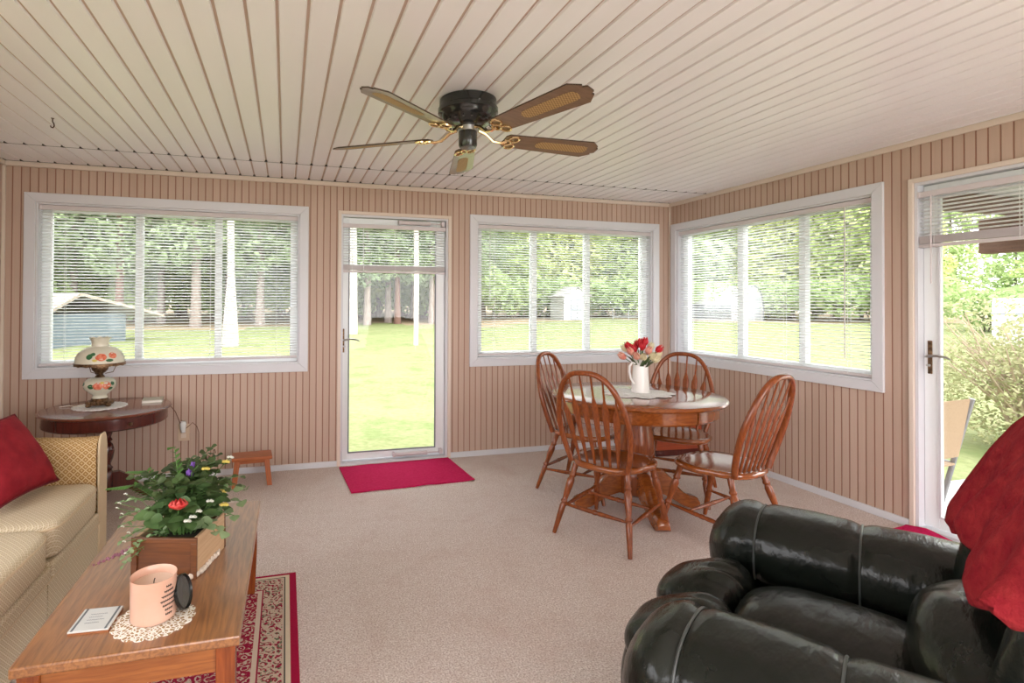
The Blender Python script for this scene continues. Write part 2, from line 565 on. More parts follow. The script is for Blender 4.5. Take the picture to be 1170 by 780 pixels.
# ------------------------------------------------------------------ room shell
YB, XR, XL, YF, ZC = 4.2905, 3.5161, -1.86, -1.55, 2.25
TH = .12
def struct(o, name=None):
    o['kind'] = 'structure'
    return o
def wall_with_holes(name, axis, plane, outward, a0, a1, z0, z1, holes, m):
    """holes = [(a0,a1,z0,z1)] sorted along a; wall slab from plane outward by TH"""
    mb = MB()
    p0, p1 = plane, plane+outward*TH
    def blk(u0, u1, v0, v1):
        if u1-u0 < 1e-4 or v1-v0 < 1e-4: return
        if axis == 0: mb.b2(u0, u1, p0, p1, v0, v1)
        else: mb.b2(p0, p1, u0, u1, v0, v1)
    cur = a0
    for h0, h1, hz0, hz1 in sorted(holes):
        blk(cur, h0, z0, z1)
        blk(h0, h1, z0, hz0)
        blk(h0, h1, hz1, z1)
        cur = h1
    blk(cur, a1, z0, z1)
    return struct(mb.build(name, m, smooth=False))
# window openings (inside edges of the casings)
W1 = (-1.664, .102, .822, 1.978)
W2 = (1.571, 3.322, .822, 1.985)
W3 = (2.462, 4.192, .822, 1.982)
D1 = (.424, 1.312, .0, 2.0)
D2 = (1.30, 2.236, .0, 2.0)
wall_with_holes('wall_back', 0, YB, 1, XL-TH, XR+TH, -.1, 2.32, [W1, W2, D1], M['wall_back'])
wall_with_holes('wall_right', 1, XR, 1, YF, YB, -.1, 2.32, [W3, D2], M['wall_side'])
wall_with_holes('wall_left', 1, XL, -1, YF, YB, -.1, 2.32, [(-1.1, 2.2, .9, 1.98)], M['wall_side'])
wall_with_holes('wall_rear', 0, YF, -1, XL-TH, XR+TH, -.1, 2.32, [(-1.2, .6, .75, 2.0), (1.0, 2.9, 0, 2.05)], M['wall_back'])
struct(MB().b2(XL-TH, XR+TH, YF-TH, YB+TH, -.12, 0).build('floor', M['carpet'], smooth=False))
# ceiling: grooved planks running to the back wall with a joint channel
mb = MB()
mb.mi = 0
pitch, ph = .1003, -1.639
YJ = 3.81
k0 = int((XL-ph)/pitch)-1
for k in range(k0, k0+60):
    x0 = ph + k*pitch + .0042
    x1 = ph + (k+1)*pitch - .0042
    x0, x1 = max(x0, XL), min(x1, XR)
    if x1-x0 < .01: continue
    for ya, yb in ((YF, YJ-.004), (YJ+.010, YB)):
        mb.prism([(x0, ZC+.010), (x0+.004, ZC), (x1-.004, ZC), (x1, ZC+.010)], ya, yb,
                 rot=Matrix(((1, 0, 0), (0, 0, 1), (0, 1, 0))))
mb.mi = 1
mb.b2(XL-TH, XR+TH, YF-TH, YB+TH, ZC+.008, ZC+.07)
mb.mi = 2
mb.b2(XL, XR, YJ-.003, YJ+.008, ZC+.001, ZC+.009)
mb.b2(XL, XR-.02, YB-.030, YB-.022, ZC-.0006, ZC+.006)
for k in range(k0, k0+60):
    xg = ph + k*pitch
    if XL < xg < XR-.02:
        mb.b2(xg-.010, xg+.010, YJ-.016, YJ+.006, ZC-.0008, ZC+.009)
        if xg < 1.6: mb.b2(xg-.009, xg+.009, YB-.046, YB-.02, ZC-.0008, ZC+.009)
struct(mb.build('ceiling', [M['ceil'], M['ceil_groove'], M['dark_joint']], smooth=False))
# crown and base trim, corner posts
struct(MB().b2(XL, XR, YB-.022, YB, ZC-.034, ZC).build('trim_1', M['cream_trim'], smooth=False, bevel=.004))
struct(MB().b2(XR-.022, XR, YF, YB-.022, ZC-.034, ZC).build('trim_2', M['cream_trim'], smooth=False, bevel=.004))
struct(MB().b2(XL, XL+.022, YF, YB-.022, ZC-.034, ZC).build('trim_3', M['cream_trim'], smooth=False, bevel=.004))
struct(MB().b2(XR-.016, XR, YB-.016, YB, 0, ZC-.034).build('trim_4', M['cream_trim'], smooth=False, bevel=.003))
struct(MB().b2(XL, XL+.018, YB-.018, YB, 0, ZC-.034).build('trim_5', M['cream_trim'], smooth=False, bevel=.003))
mb = MB()
mb.b2(XL+.018, .398, YB-.013, YB, 0, .045).b2(1.337, XR-.016, YB-.013, YB, 0, .045)
struct(mb.build('baseboard_back', M['white'], smooth=False, bevel=.003))
struct(MB().b2(XR-.013, XR, 2.262, YB-.016, 0, .045).build('baseboard_right', M['white'], smooth=False, bevel=.003))
struct(MB().b2(XL, XL+.013, YF, YB-.018, 0, .045).build('baseboard_left', M['white'], smooth=False, bevel=.003))

# frames local to a wall: u along wall (left to right seen from inside), d outward depth, z up
def wallmap(side):
    if side == 'back':
        return lambda u, d, z: (u, YB+d, z)
    return lambda u, d, z: (XR+d, u, z)
def wbox(mb, T, u0, u1, d0, d1, z0, z1):
    a, b = Vector(T(u0, d0, z0)), Vector(T(u1, d1, z1))
    c = (a+b)/2
    mb.box(c, (abs(a.x-b.x), abs(a.y-b.y), abs(a.z-b.z)))
def window(name, side, W, mull, cas=.068):
    T = wallmap(side)
    u0, u1, z0, z1 = W
    cz = cas*.95
    root = thing(name, None, None)
    root['kind'] = 'structure'
    # mitred casing boards
    mb = MB()
    def bd(pts):
        mb.loft([[T(a, -.018, b) for a, b in pts], [T(a, 0, b) for a, b in pts]])
    U0, U1, Z0, Z1 = u0-cas, u1+cas, z0-cz, z1+cz
    bd([(U0, Z0), (U1, Z0), (u1, z0), (u0, z0)]); bd([(U0, Z1), (U1, Z1), (u1, z1), (u0, z1)])
    bd([(U0, Z0), (U0, Z1), (u0, z1), (u0, z0)]); bd([(U1, Z0), (U1, Z1), (u1, z1), (u1, z0)])
    mb.build('casing', M['white'], root, smooth=False, bevel=.003)
    mb = MB()
    wbox(mb, T, u0, u1, 0, TH, z0, z0+.012); wbox(mb, T, u0, u1, 0, TH, z1-.012, z1)
    wbox(mb, T, u0, u0+.012, 0, TH, z0+.012, z1-.012); wbox(mb, T, u1-.012, u1, 0, TH, z0+.012, z1-.012)
    mb.build('jamb', M['white'], root, smooth=False)
    mb = MB()
    e = .055
    wbox(mb, T, u0+.012, u1-.012, .065, .115, z0+.012, z0+.012+.04); wbox(mb, T, u0+.012, u1-.012, .065, .115, z1-.05, z1-.012)
    wbox(mb, T, u0+.012, u0+.012+e, .065, .115, z0+.05, z1-.05); wbox(mb, T, u1-.012-e, u1-.012, .065, .115, z0+.05, z1-.05)
    mb.build('sash_frame', M['vinyl'], root, smooth=False, bevel=.003)
    edges = [u0+.067]
    for a, b in mull:
        mb = MB()
        wbox(mb, T, min(a, b), max(a, b), .062, .112, z0+.05, z1-.05)
        mb.build('mullion', M['vinyl'], root, smooth=False, bevel=.003)
    cuts = [u0+.067] + sorted([x for ab in mull for x in ab]) + [u1-.067]
    for i in range(0, len(cuts), 2):
        mb = MB()
        wbox(mb, T, cuts[i]-.004, cuts[i+1]+.004, .090, .094, z0+.048, z1-.046)
        mb.build('pane', M['glass'], root, smooth=False)
    return root
window('window_1', 'back', W1, [(-1.061, -1.012), (-.518, -.47)])
window('window_2', 'back', W2, [(2.111, 2.163), (2.651, 2.70)])
window('window_3', 'right', W3, [(3.503, 3.562), (2.967, 3.015)], cas=.066)

def blind(label, side, u0, u1, ztop, zbot, zstack, n_skew=0., wand=None, d=.012, tilt=-15, ladder=4, wand_len=.42):
    """venetian blind hanging in an opening; zbot = bottom rail, zstack = where the free slats end"""
    T = wallmap(side)
    base = T((u0+u1)/2, d, ztop)
    root = thing('venetian_blind', label, 'blind', base)
    L = lambda u, dd, z: tuple(Vector(T(u, dd, z))-Vector(base))
    mb = MB()
    def lb(mb, a0, a1, d0, d1, z0, z1):
        a, b = Vector(L(a0, d0, z0)), Vector(L(a1, d1, z1))
        mb.box((a+b)/2, (abs(a.x-b.x), abs(a.y-b.y), abs(a.z-b.z)))
    lb(mb, u0, u1, d-.002, d+.026, ztop-.034, ztop-.002)
    lb(mb, u0-.001, u0+.012, d-.006, d+.028, ztop-.036, ztop); lb(mb, u1-.012, u1+.001, d-.006, d+.028, ztop-.036, ztop)
    mb.build('head_rail', M['rail'], root, smooth=False, bevel=.002)
    mb = MB()
    pitch_ = .0215
    z = ztop-.05
    hw = .0125
    ca, sa = cos(R(tilt))*hw, sin(R(tilt))*hw
    dm = d+.013
    while z > zstack:
        f = (ztop-z)/(ztop-zbot)
        pr_ = [(-1, 0), (-.35, .0018), (.35, .0018), (1, 0)]
        rows = []
        for u, zz in ((u0+.004, z+n_skew*f*-.5), (u1-.004, z+n_skew*f*.5)):
            rows.append([L(u, dm+q*ca, zz+q*sa+h) for q, h in pr_])
        mb.loft(rows, closed=False)
        z -= pitch_
    mb.build('slats', M['slat'], root, smooth=True, fix=False)
    if zstack - zbot > .05:       # drawn-up slats stacked on the rail
        mb = MB()
        zz = zbot+.022
        while zz < zstack-.004:
            lb(mb, u0+.004, u1-.004, dm-hw, dm+hw, zz, zz+.0022)
            zz += .0034
        mb.build('slat_stack', M['rail'], root, smooth=False)
    mb = MB()
    pts = []
    A = [L(u0+.003, dm-.012, zbot-n_skew*.5), L(u0+.003, dm+.012, zbot-n_skew*.5), L(u0+.003, dm+.012, zbot+.018-n_skew*.5), L(u0+.003, dm-.012, zbot+.018-n_skew*.5)]
    B = [L(u1-.003, dm-.012, zbot+n_skew*.5), L(u1-.003, dm+.012, zbot+n_skew*.5), L(u1-.003, dm+.012, zbot+.018+n_skew*.5), L(u1-.003, dm-.012, zbot+.018+n_skew*.5)]
    mb.loft([A, B])
    mb.build('bottom_rail', M['rail'], root, smooth=False, bevel=.002)
    for i in range(ladder):
        u = u0 + (u1-u0)*(.09+.82*i/(ladder-1))
        mb = MB()
        for dd in (dm-.0135, dm+.0135):
            mb.tube([L(u, dd, ztop-.03), L(u, dd, zbot+.01)], .0011, 5)
        mb.build('ladder_cord', M['cordm'], root)
    if wand is not None:
        MB().tube([L(wand, d-.010, ztop-.03), L(wand, d-.012, ztop-.03-wand_len)], .0035, 8).build('tilt_wand', M['rail'] if side == 'right' else M['silver'], root)
    return root
blind('long white venetian blind in the window left of the back door, above the side table', 'back', -1.650, .088, 1.966, .852, .875, .024, -1.568, wand_len=.36)
blind('white venetian blind in the back window between the door and the corner', 'back', 1.585, 3.308, 1.972, .846, .868, 0, 1.69, wand_len=.62)
blind('white venetian blind in the right wall window beside the corner', 'right', 2.476, 4.178, 1.969, .838, .860, 0, 2.64, wand_len=1.0)

# ------------------------------------------------------------------ doors
def glass_door(name, side, u0, u1, ztop, hinge_right, st_l, st_r, bot, handle_u):
    """structure: trim + jamb + slab with full glass"""
    T = wallmap(side)
    root = thing(name, None, None)
    root['kind'] = 'structure'
    mb = MB()
    wbox(mb, T, u0-.026, u0, -.014, 0, 0, ztop+.026); wbox(mb, T, u1, u1+.026, -.014, 0, 0, ztop+.026)
    wbox(mb, T, u0, u1, -.014, 0, ztop, ztop+.026)
    mb.build('casing', M['cream_trim'], root, smooth=False, bevel=.003)
    mb = MB()
    wbox(mb, T, u0, u0+.016, 0, TH, 0.02, ztop); wbox(mb, T, u1-.016, u1, 0, TH, 0.02, ztop); wbox(mb, T, u0+.016, u1-.016, 0, TH, ztop-.016, ztop)
    mb.build('jamb', M['white'], root, smooth=False)
    mb = MB()
    wbox(mb, T, u0, u1, 0, TH+.05, -.02, .022)
    mb.build('sill', M['white'], root, smooth=False)
    a, b = u0+.018, u1-.018
    mb = MB()
    wbox(mb, T, a, a+st_l, .045, .08, .03, ztop-.02); wbox(mb, T, b-st_r, b, .045, .08, .03, ztop-.02)
    wbox(mb, T, a+st_l, b-st_r, .045, .08, .03, bot); wbox(mb, T, a+st_l, b-st_r, .045, .08, ztop-.09, ztop-.02)
    mb.build('slab', M['vinyl'], root, smooth=False, bevel=.003)
    mb = MB()
    wbox(mb, T, a+st_l-.004, b-st_r+.004, .060, .064, bot-.004, ztop-.086)
    mb.build('pane', M['glass'], root, smooth=False)
    # glazing bead
    mb = MB()
    x0, x1, z0, z1, e = a+st_l, b-st_r, bot, ztop-.09, .01
    wbox(mb, T, x0, x1, .038, .045, z0, z0+e); wbox(mb, T, x0, x1, .038, .045, z1-e, z1)
    wbox(mb, T, x0, x0+e, .038, .045, z0+e, z1-e); wbox(mb, T, x1-e, x1, .038, .045, z0+e, z1-e)
    mb.build('glazing_bead', M['shedline'] if side == 'back' else M['white'], root, smooth=False)
    return root, T, a, b
d1, T1, a1, b1 = glass_door('door_1', 'back', D1[0], D1[1], D1[3], True, .045, .075, .085, None)
def door_handle(root, T, u, sgn, m, z=.995):
    h = MB()
    wbox(h, T, u-.011, u+.011, .037, .045, z-.10, z+.09)
    plate = h.build('handle_plate', m, root, smooth=False, bevel=.003)
    mb = MB()
    pts = [T(u, .045, z), T(u, .008, z), T(u+sgn*.02, -.004, z+.004), T(u+sgn*.06, -.008, z+.010), T(u+sgn*.10, -.006, z+.004), T(u+sgn*.125, -.004, z-.006)]
    mb.tube(pts, [.007, .007, .008, .007, .006, .004], 8)
    mb.tube([T(u, .04, z-.05), T(u, .015, z-.05), T(u+sgn*.016, .012, z-.05)], .006, 8)
    mb.build('lever', M['silver'], root)
door_handle(d1, T1, .446, 1, M['bronze'])
def closer(root, T, ua, ub, z):
    mb = MB()
    mb.tube([T(ua, .012, z), T(ua+(ub-ua)*.70, .012, z)], .017, 14)
    mb.tube([T(ua+(ub-ua)*.70, .012, z), T(ub, .012, z)], .005, 8)
    wbox(mb, T, ub-.012, ub+.012, .0, .045, z-.02, z+.02)
    wbox(mb, T, ua-.008, ua+.008, .0, .045, z-.018, z+.018)
    mb.build('door_closer', M['rail'], root)
closer(d1, T1, .90, 1.27, 1.955)
closer(d1, T1, .86, 1.26, .055)
d2, T2, a2, b2_ = glass_door('door_2', 'right', D2[0], D2[1], D2[3], False, .085, .074, .092, None)
door_handle(d2, T2, 2.186, -1, M['bronze'], 1.0)
blind('short raised white blind across the top of the back door', 'back', .436, 1.29, 1.93, 1.537, 1.60, 0, .60, d=.004, tilt=-12, ladder=3, wand_len=.36)
blind('raised white blind over the top of the right side glass door', 'right', 1.33, 2.222, 1.945, 1.622, 1.69, 0, 2.15, d=.004, tilt=-16, ladder=3, wand_len=.5)

# ------------------------------------------------------------------ outdoors
def gz(x, y):
    d = math.hypot(x, y)
    return -.30 + max(0, d-14)*.016
mb = MB()
N = 44
gridv = {}
for i in range(N+1):
    for j in range(N+1):
        x = -45 + 135*i/N; y = -22 + 125*j/N
        gridv[i, j] = mb.v((x, y, gz(x, y)))
for i in range(N):
    for j in range(N):
        x = -45+135*(i+.5)/N; y = -22+125*(j+.5)/N
        edge = 33 + 3*sin(x*.35) + (6 if x > 22 else 0)
        mb.mi = 1 if math.hypot(x, y) > edge+6*(x > 14) else 0
        mb.face([gridv[i, j], gridv[i+1, j], gridv[i+1, j+1], gridv[i, j+1]])
lawn = mb.build('ground', [M['grass'], M['litter']], fix=False)
lawn['kind'] = 'structure'
# deck outside the right door
deck = struct(MB().b2(XR+TH, 6.0, -1.5, 3.0, -.28, -.10).build('path', M['deck'], smooth=False))
# concrete step outside the back door
struct(MB().b2(.2, 1.6, YB+TH+.05, YB+TH+.5, -.32, -.14).build('step', M['concrete'], smooth=False))

def leaf_cloud(mb, c, r, n, size, rg, droop=.3):
    c = Vector(c)
    for _ in range(n):
        while True:
            p = Vector((rg.uniform(-1, 1), rg.uniform(-1, 1), rg.uniform(-1, 1)))
            if .25 < p.length <= 1: break
        p = p*(1/max(p.length, .001))*(p.length**.4)
        q = Vector((p.x*r[0], p.y*r[1], p.z*r[2])) + c
        a = Vector((rg.gauss(0, 1), rg.gauss(0, 1), rg.gauss(0, .6))).normalized()
        b = a.cross(Vector((rg.gauss(0, 1), rg.gauss(0, 1), rg.gauss(0, 1)))).normalized()
        s = size*rg.uniform(.5, 1.2)
        u, v_ = a*s, b*s*.6
        mb.face([mb.v(q-u), mb.v(q+v_*.8-u*.1), mb.v(q+u), mb.v(q-v_*.8+u*.1)])
def tree_proto(kind, seed, h, low, rad, tr, mleaf, mbark, nlump, nleaf, size):
    rg = random.Random(seed)
    root = thing(kind, None, 'tree')
    t_ = MB()
    pts = [(rg.uniform(-.1, .1)*i*.25, rg.uniform(-.1, .1)*i*.25, h*.93*i/8-.4) for i in range(9)]
    t_.tube(pts, [tr*(1.25 if i == 0 else 1-.085*i) for i in range(9)], 9)
    t_.build('trunk', mbark, root)
    l_ = MB()
    for k in range(nlump):
        f = k/(nlump-1)
        z = low + (h-low)*f
        ang = k*2.4 + rg.uniform(-.4, .4)
        rr = rad*(1-abs(f-.4)*.9)*rg.uniform(.3, .75)
        sz = rad*rg.uniform(.38, .6)*(1-.5*f)
        leaf_cloud(l_, (rr*cos(ang), rr*sin(ang), z), (sz*1.15, sz*1.15, sz*.75), nleaf, size, rg)
    l_.build('crown', mleaf, root, smooth=False, fix=False)
    return root
TP = {
 'bright': tree_proto('deciduous_tree', 1, 13, 1.6, 3.6, .17, M['tree1'], M['bark'], 30, 260, .26),
 'mid': tree_proto('deciduous_tree', 2, 15, 2.4, 3.8, .2, M['tree2'], M['bark'], 30, 260, .26),
 'yellow': tree_proto('deciduous_tree', 3, 12, 1.2, 3.4, .14, M['tree4'], M['bark'], 30, 250, .26),
 'pine': tree_proto('pine_tree', 4, 19, 3.6, 2.9, .26, M['tree3'], M['bark'], 32, 240, .22),
 'pinered': tree_proto('pine_tree', 5, 19, 3.9, 2.6, .24, M['tree3'], M['bark_red'], 30, 220, .22),
}
LAB = {'bright': 'bright green leafy tree at the edge of the lawn',
       'mid': 'mid green leafy tree in the woods behind the lawn',
       'yellow': 'yellow green leafy tree standing at the edge of the lawn',
       'pine': 'tall grey trunked pine tree in the woods behind the lawn',
       'pinered': 'tall brown trunked pine tree in the woods behind the lawn'}
used = set()
def place_tree(kind, x, y, s=1., rot=None, lab=None, group='trees around the lawn', sink=0.):
    p = TP[kind]
    o = p if kind not in used else copy_tree(p)
    used.add(kind)
    o.location = (x, y, gz(x, y)-sink)
    o.scale = (s, s, s)
    o.rotation_euler = (0, 0, rnd.uniform(0, 6.28) if rot is None else rot)
    tag(o, lab or LAB[kind], 'tree', group)
    return o
def polar(px, dist):
    """ground point seen at a bearing (degrees from +y, clockwise) and distance"""
    return dist*sin(R(px)), dist*cos(R(px))
# dark pines straight behind the back door and to the left
for b, d, k in ((1.5, 36, 'pine'), (4.2, 31, 'pine'), (6.5, 39, 'pinered'), (8.4, 33, 'pine'), (10.6, 36, 'pine'), (11.6, 34.5, 'pinered'),
                (13.4, 40, 'pine'), (15.3, 35, 'pine'), (17.2, 38, 'pinered'), (-2.5, 33, 'pine'), (-5.5, 37, 'pinered'), (-8.5, 32, 'pine'),
                (-11.5, 36, 'pine'), (-15, 33, 'pinered'), (-18.5, 37, 'pine'), (-22, 34, 'pine'), (-26, 38, 'pine'), (18.8, 36, 'pine'),
                (3, 46, 'pine'), (7.5, 47, 'pine'), (12, 48, 'pinered'), (16, 46, 'pine'), (-4, 45, 'pine'), (-10, 46, 'pine'), (-17, 45, 'pine'), (20.5, 42, 'pine')):
    x, y = polar(b, d)
    place_tree(k, x, y, rnd.uniform(.85, 1.1))
for b, d, k in ((-24, 41, 'mid'), (-19, 41, 'bright'), (-14, 40, 'mid'), (-9.5, 41, 'bright'), (-5, 42, 'mid'), (-.5, 41, 'bright'), (5, 43, 'mid'),
                (9.6, 44, 'bright'), (14.5, 43, 'mid'), (18.6, 44, 'mid'), (-27, 45, 'mid'), (1.5, 53, 'mid'), (9, 54, 'mid'), (14, 54, 'mid'),
                (20.8, 46, 'mid'), (-1, 60, 'mid'), (4.5, 61, 'bright'), (7, 58, 'mid'), (11.5, 60, 'mid'), (16.5, 59, 'bright'), (20, 58, 'mid'), (-7, 58, 'mid'), (-13, 57, 'mid'), (-20, 56, 'mid'), (23.5, 45, 'bright'), (25.8, 50, 'bright'), (27.6, 48, 'yellow'), (29.5, 52, 'bright'), (31.2, 50, 'yellow'),
                (33.2, 52, 'mid'), (35, 50, 'bright'), (37, 52, 'mid'), (38.9, 51, 'mid'), (40.8, 50, 'bright'),
                (42.2, 49, 'mid'), (44, 51, 'bright'), (45.8, 50, 'yellow'), (47.5, 52, 'yellow'), (49.2, 50, 'yellow'), (51, 52, 'bright'), (52.6, 49, 'bright'),
                (54.2, 52, 'mid'), (56, 50, 'bright'), (57.8, 53, 'yellow'), (59.6, 58, 'mid'), (30.4, 60, 'mid'), (36, 61, 'mid'), (43, 60, 'mid'), (48.4, 62, 'bright'), (53.4, 62, 'mid'),
                (63, 42, 'mid'), (65.5, 36, 'bright'), (68, 40, 'mid'), (70.5, 36, 'bright'), (73, 38, 'mid'), (76, 40, 'bright')):
    x, y = polar(b, d)
    sc_ = rnd.uniform(.95, 1.2) if b < 53 else (rnd.uniform(.7, .85) if b < 60 else rnd.uniform(.42, .55))
    place_tree(k, x, y, sc_)
# understory shrubs along the edge of the woods
def shrub_proto(name, seed, r, h, n, size, ml, twigs=0):
    rg = random.Random(seed)
    root = thing(name, None, 'shrub')
    l_ = MB()
    for k in range(9):
        a = k*2.4
        leaf_cloud(l_, (r*.55*cos(a)*rg.uniform(.4, 1), r*.55*sin(a)*rg.uniform(.4, 1), h*(.3+.5*rg.random())), (r*.5, r*.5, h*.34), n//9, size, rg)
    l_.build('leaves', ml, root, smooth=False, fix=False)
    t_ = MB()
    for k in range(max(6, twigs)):
        a = rg.uniform(0, 6.28)
        e = (r*.8*cos(a)*rg.uniform(.3, 1), r*.8*sin(a)*rg.uniform(.3, 1), h*rg.uniform(.55, 1.0))
        m_ = (e[0]*.35+rg.uniform(-.1, .1)*r, e[1]*.35+rg.uniform(-.1, .1)*r, e[2]*.55)
        t_.tube([(e[0]*.08, e[1]*.08, -.1), m_, e], [.016*r/1.0, .011*r, .004*r], 5)
    t_.build('branches', M['bushtwig'] if twigs else M['bark'], root)
    return root
sp = shrub_proto('woodland_shrub', 11, 2.2, 2.4, 1500, .2, M['tree2'])
first = True
for b, d, s_ in ((-25, 36, 1), (-20, 38, 1.1), (-13, 38, 1), (-7, 40, 1), (-3, 39, 1.1), (2.5, 41, .9), (7, 43, .9), (12.6, 43, 1), (3.5, 52, 1.7), (6.5, 51, 1.6), (9.5, 52, 1.8), (13, 51, 1.7), (16, 52, 1.6), (0, 51, 1.7), (-5, 50, 1.6), (-10, 50, 1.7), (-16, 49, 1.7), (16.5, 41, 1.2), (19.6, 40, 1.5),
                 (21.8, 43, 1.4), (24, 44, 1.2), (26.5, 46, 1.3), (28.6, 45, 1.2), (31, 47, 1.2), (34, 47, 1.2), (37, 47, 1.1), (40, 46, 1.1), (43.4, 46, 1.1), (46.4, 47, 1.1),
                 (49.8, 46, 1.1), (52.2, 46, 1.1), (55, 47, 1.2), (58, 46, 1.1), (61.5, 38, .8), (64, 34, .8), (67, 34, .8), (69.5, 33, .8)):
    o = sp if first else copy_tree(sp)
    first = False
    x, y = polar(b, d)
    o.location = (x, y, gz(x, y)); o.scale = (s_, s_, s_); o.rotation_euler = (0, 0, rnd.uniform(0, 6.28))
    tag(o, 'low green shrub growing along the edge of the woods', 'shrub', 'shrubs at the edge of the woods')

# single trunks on the lawn
def trunk(name, label, x, y, h, r0, r1, m, cat='tree trunk', flare=1.2):
    t_ = MB()
    pts = [(0, 0, -.3), (0, 0, .05), (.01, 0, h*.3), (-.02, .01, h*.6), (0, 0, h)]
    t_.tube(pts, [r0*flare, r0*flare*.95, r0, (r0+r1)/2, r1], 12)
    o = t_.build(name, m)
    o.location = (x, y, gz(x, y))
    return tag(o, label, cat)
trunk('utility_pole', 'pale straight wooden pole standing in the lawn outside the back door', 4.6, 19.0, 9, .095, .085, M['polem'], 'pole', 1.0)
trunk('bare_tree_trunk', 'thick pale tree trunk seen at the left edge of the back door glass', 2.98, 25.2, 12, .24, .17, M['bark_pale'], 'tree trunk', 1.3)
trunk('bare_tree_trunk', 'slim white tree trunk flaring at its foot, seen in the left back window', -1.86, 20.0, 8, .13, .10, M['bark_pale'], 'tree trunk', 2.4)

# white gabled garden shed
def shed():
    root = thing('garden_shed', 'white gabled garden shed with double doors across the lawn', 'shed', (21.1, 36.9, gz(21.1, 36.9)), R(-6))
    w_, d_, h_, hp = 2.05, 2.7, 1.80, 2.45
    mb = MB()
    out = [(-w_/2, -.2), (w_/2, -.2), (w_/2, h_), (0, hp), (-w_/2, h_)]
    mb.loft([[(x, -d_/2, z) for x, z in out], [(x, d_/2, z) for x, z in out]])
    mb.build('walls', M['shedwhite'], root, smooth=False)
    mb = MB()
    for s_ in (-1, 1):
        a = [(0, hp+.08), (s_*(w_/2+.18), h_-.02), (s_*(w_/2+.18), h_-.10), (0, hp)]
        mb.loft([[(x, -d_/2-.15, z) for x, z in a], [(x, d_/2+.15, z) for x, z in a]])
    mb.build('roof', M['shedroof'], root, smooth=False)
    for s_ in (-1, 1):
        dr = MB().b2(s_*.02, s_*.52, -d_/2-.05, -d_/2, .05, 1.58).build('door', M['sheddoor'], root, smooth=False)
        mb = MB()
        for z in (.05, .8, 1.53):
            mb.b2(s_*.02, s_*.52, -d_/2-.07, -d_/2-.05, z, z+.05)
        mb.b2(s_*.47, s_*.52, -d_/2-.07, -d_/2-.05, .1, 1.53)
        mb.build('door_trim', M['shedline'], dr, smooth=False)
shed()
# grey arched shed seen through the right wall window
def arched_shed():
    root = thing('metal_shed', 'grey and white arched metal shed at the far side of the lawn', 'shed', (31.6, 32.7, gz(31.6, 32.7)+.1), R(-72))
    L_, w_ = 4.3, 2.6
    def arch(f=1., e=0.):
        return [(-1.3*f, -.3), (-1.32*f, .9), (-1.05*f, 1.75*f), (-.55*f, 2.25*f), (0, 2.4*f), (.55*f, 2.25*f), (1.05*f, 1.75*f), (1.32*f, .9), (1.3*f, -.3)]
    a = arch()
    mb = MB()
    mb.loft([[(-L_/2, y, z) for y, z in a], [(L_/2, y, z) for y, z in a]])
    mb.build('shell', M['shedwhite'], root, smooth=False)
    mb = MB()
    for k in range(5):
        mb.b2(-L_/2+.05, L_/2-.9, -1.36, -1.30, .05+.22*k, .22+.22*k)
    mb.build('side_panel', M['shedgrey'], root, smooth=False)
    mb = MB()
    for y0 in (-.9, .1):
        mb.b2(L_/2, L_/2+.04, y0, y0+.82, .02, 1.7)
    mb.build('end_door', M['sheddoor'], root, smooth=False)
    mb = MB()
    rim = [(L_/2+.02, y*1.03, z*1.02) for y, z in a]
    mb.tube(rim, .05, 6)
    mb.build('end_trim', M['shedgrey'], root)
arched_shed()
# tan roofed outbuilding seen in the left window
def outbuilding():
    x, y = -9.2, 21.6
    root = thing('outbuilding', 'blue grey outbuilding with a tan shingle roof seen in the left window', 'building', (x, y, gz(x, y)), R(-24))
    MB().b2(-2.6, 2.6, -1.2, 2.4, -.2, 1.05).build('walls', M['bluewall'], root, smooth=False)
    mb = MB()
    mb.loft([[(-3.0, -2.3, 1.00), (3.5, -2.3, 1.00), (2.3, .6, 1.78), (-3.0, .6, 1.78)], [(-3.0, -2.3, 0.90), (3.5, -2.3, 0.90), (2.3, .6, 1.66), (-3.0, .6, 1.66)]])
    mb.loft([[(-3.0, .6, 1.78), (2.3, .6, 1.78), (3.5, 3.4, 1.00), (-3.0, 3.4, 1.00)], [(-3.0, .6, 1.68), (2.3, .6, 1.68), (3.5, 3.4, 0.90), (-3.0, 3.4, 0.90)]])
    mb.build('roof', M['tanroof'], root, smooth=False)
    for xx in (1.05, 3.25):
        MB().b2(xx-.09, xx+.09, -2.2, -2.02, -.3, .95).build('post', M['polem'], root, smooth=False)
    MB().b2(-3.0, 3.5, -2.36, -2.30, .84, 1.02).build('fascia', M['shedwhite'], root, smooth=False)
outbuilding()
# small white shed beyond the bush
def small_shed():
    x, y = 25.7, 12.54
    root = thing('small_shed', 'small pale shed with a rounded roof beyond the bush outside the right door', 'shed', (x, y, gz(x, y)), R(25))
    root.scale = (.85, .85, .85)
    a = [(-1.6, -.3), (-1.6, 1.35), (-1.3, 1.75), (-.7, 1.95), (.7, 1.95), (1.3, 1.75), (1.6, 1.35), (1.6, -.3)]
    MB().loft([[(x_, -1.2, z) for x_, z in a], [(x_, 1.2, z) for x_, z in a]]).build('shell', M['shedwhite'], root, smooth=False)
    MB().b2(-1.62, 1.62, -1.22, 1.22, 1.28, 1.34).build('eave_trim', M['shedline'], root, smooth=False)
small_shed()
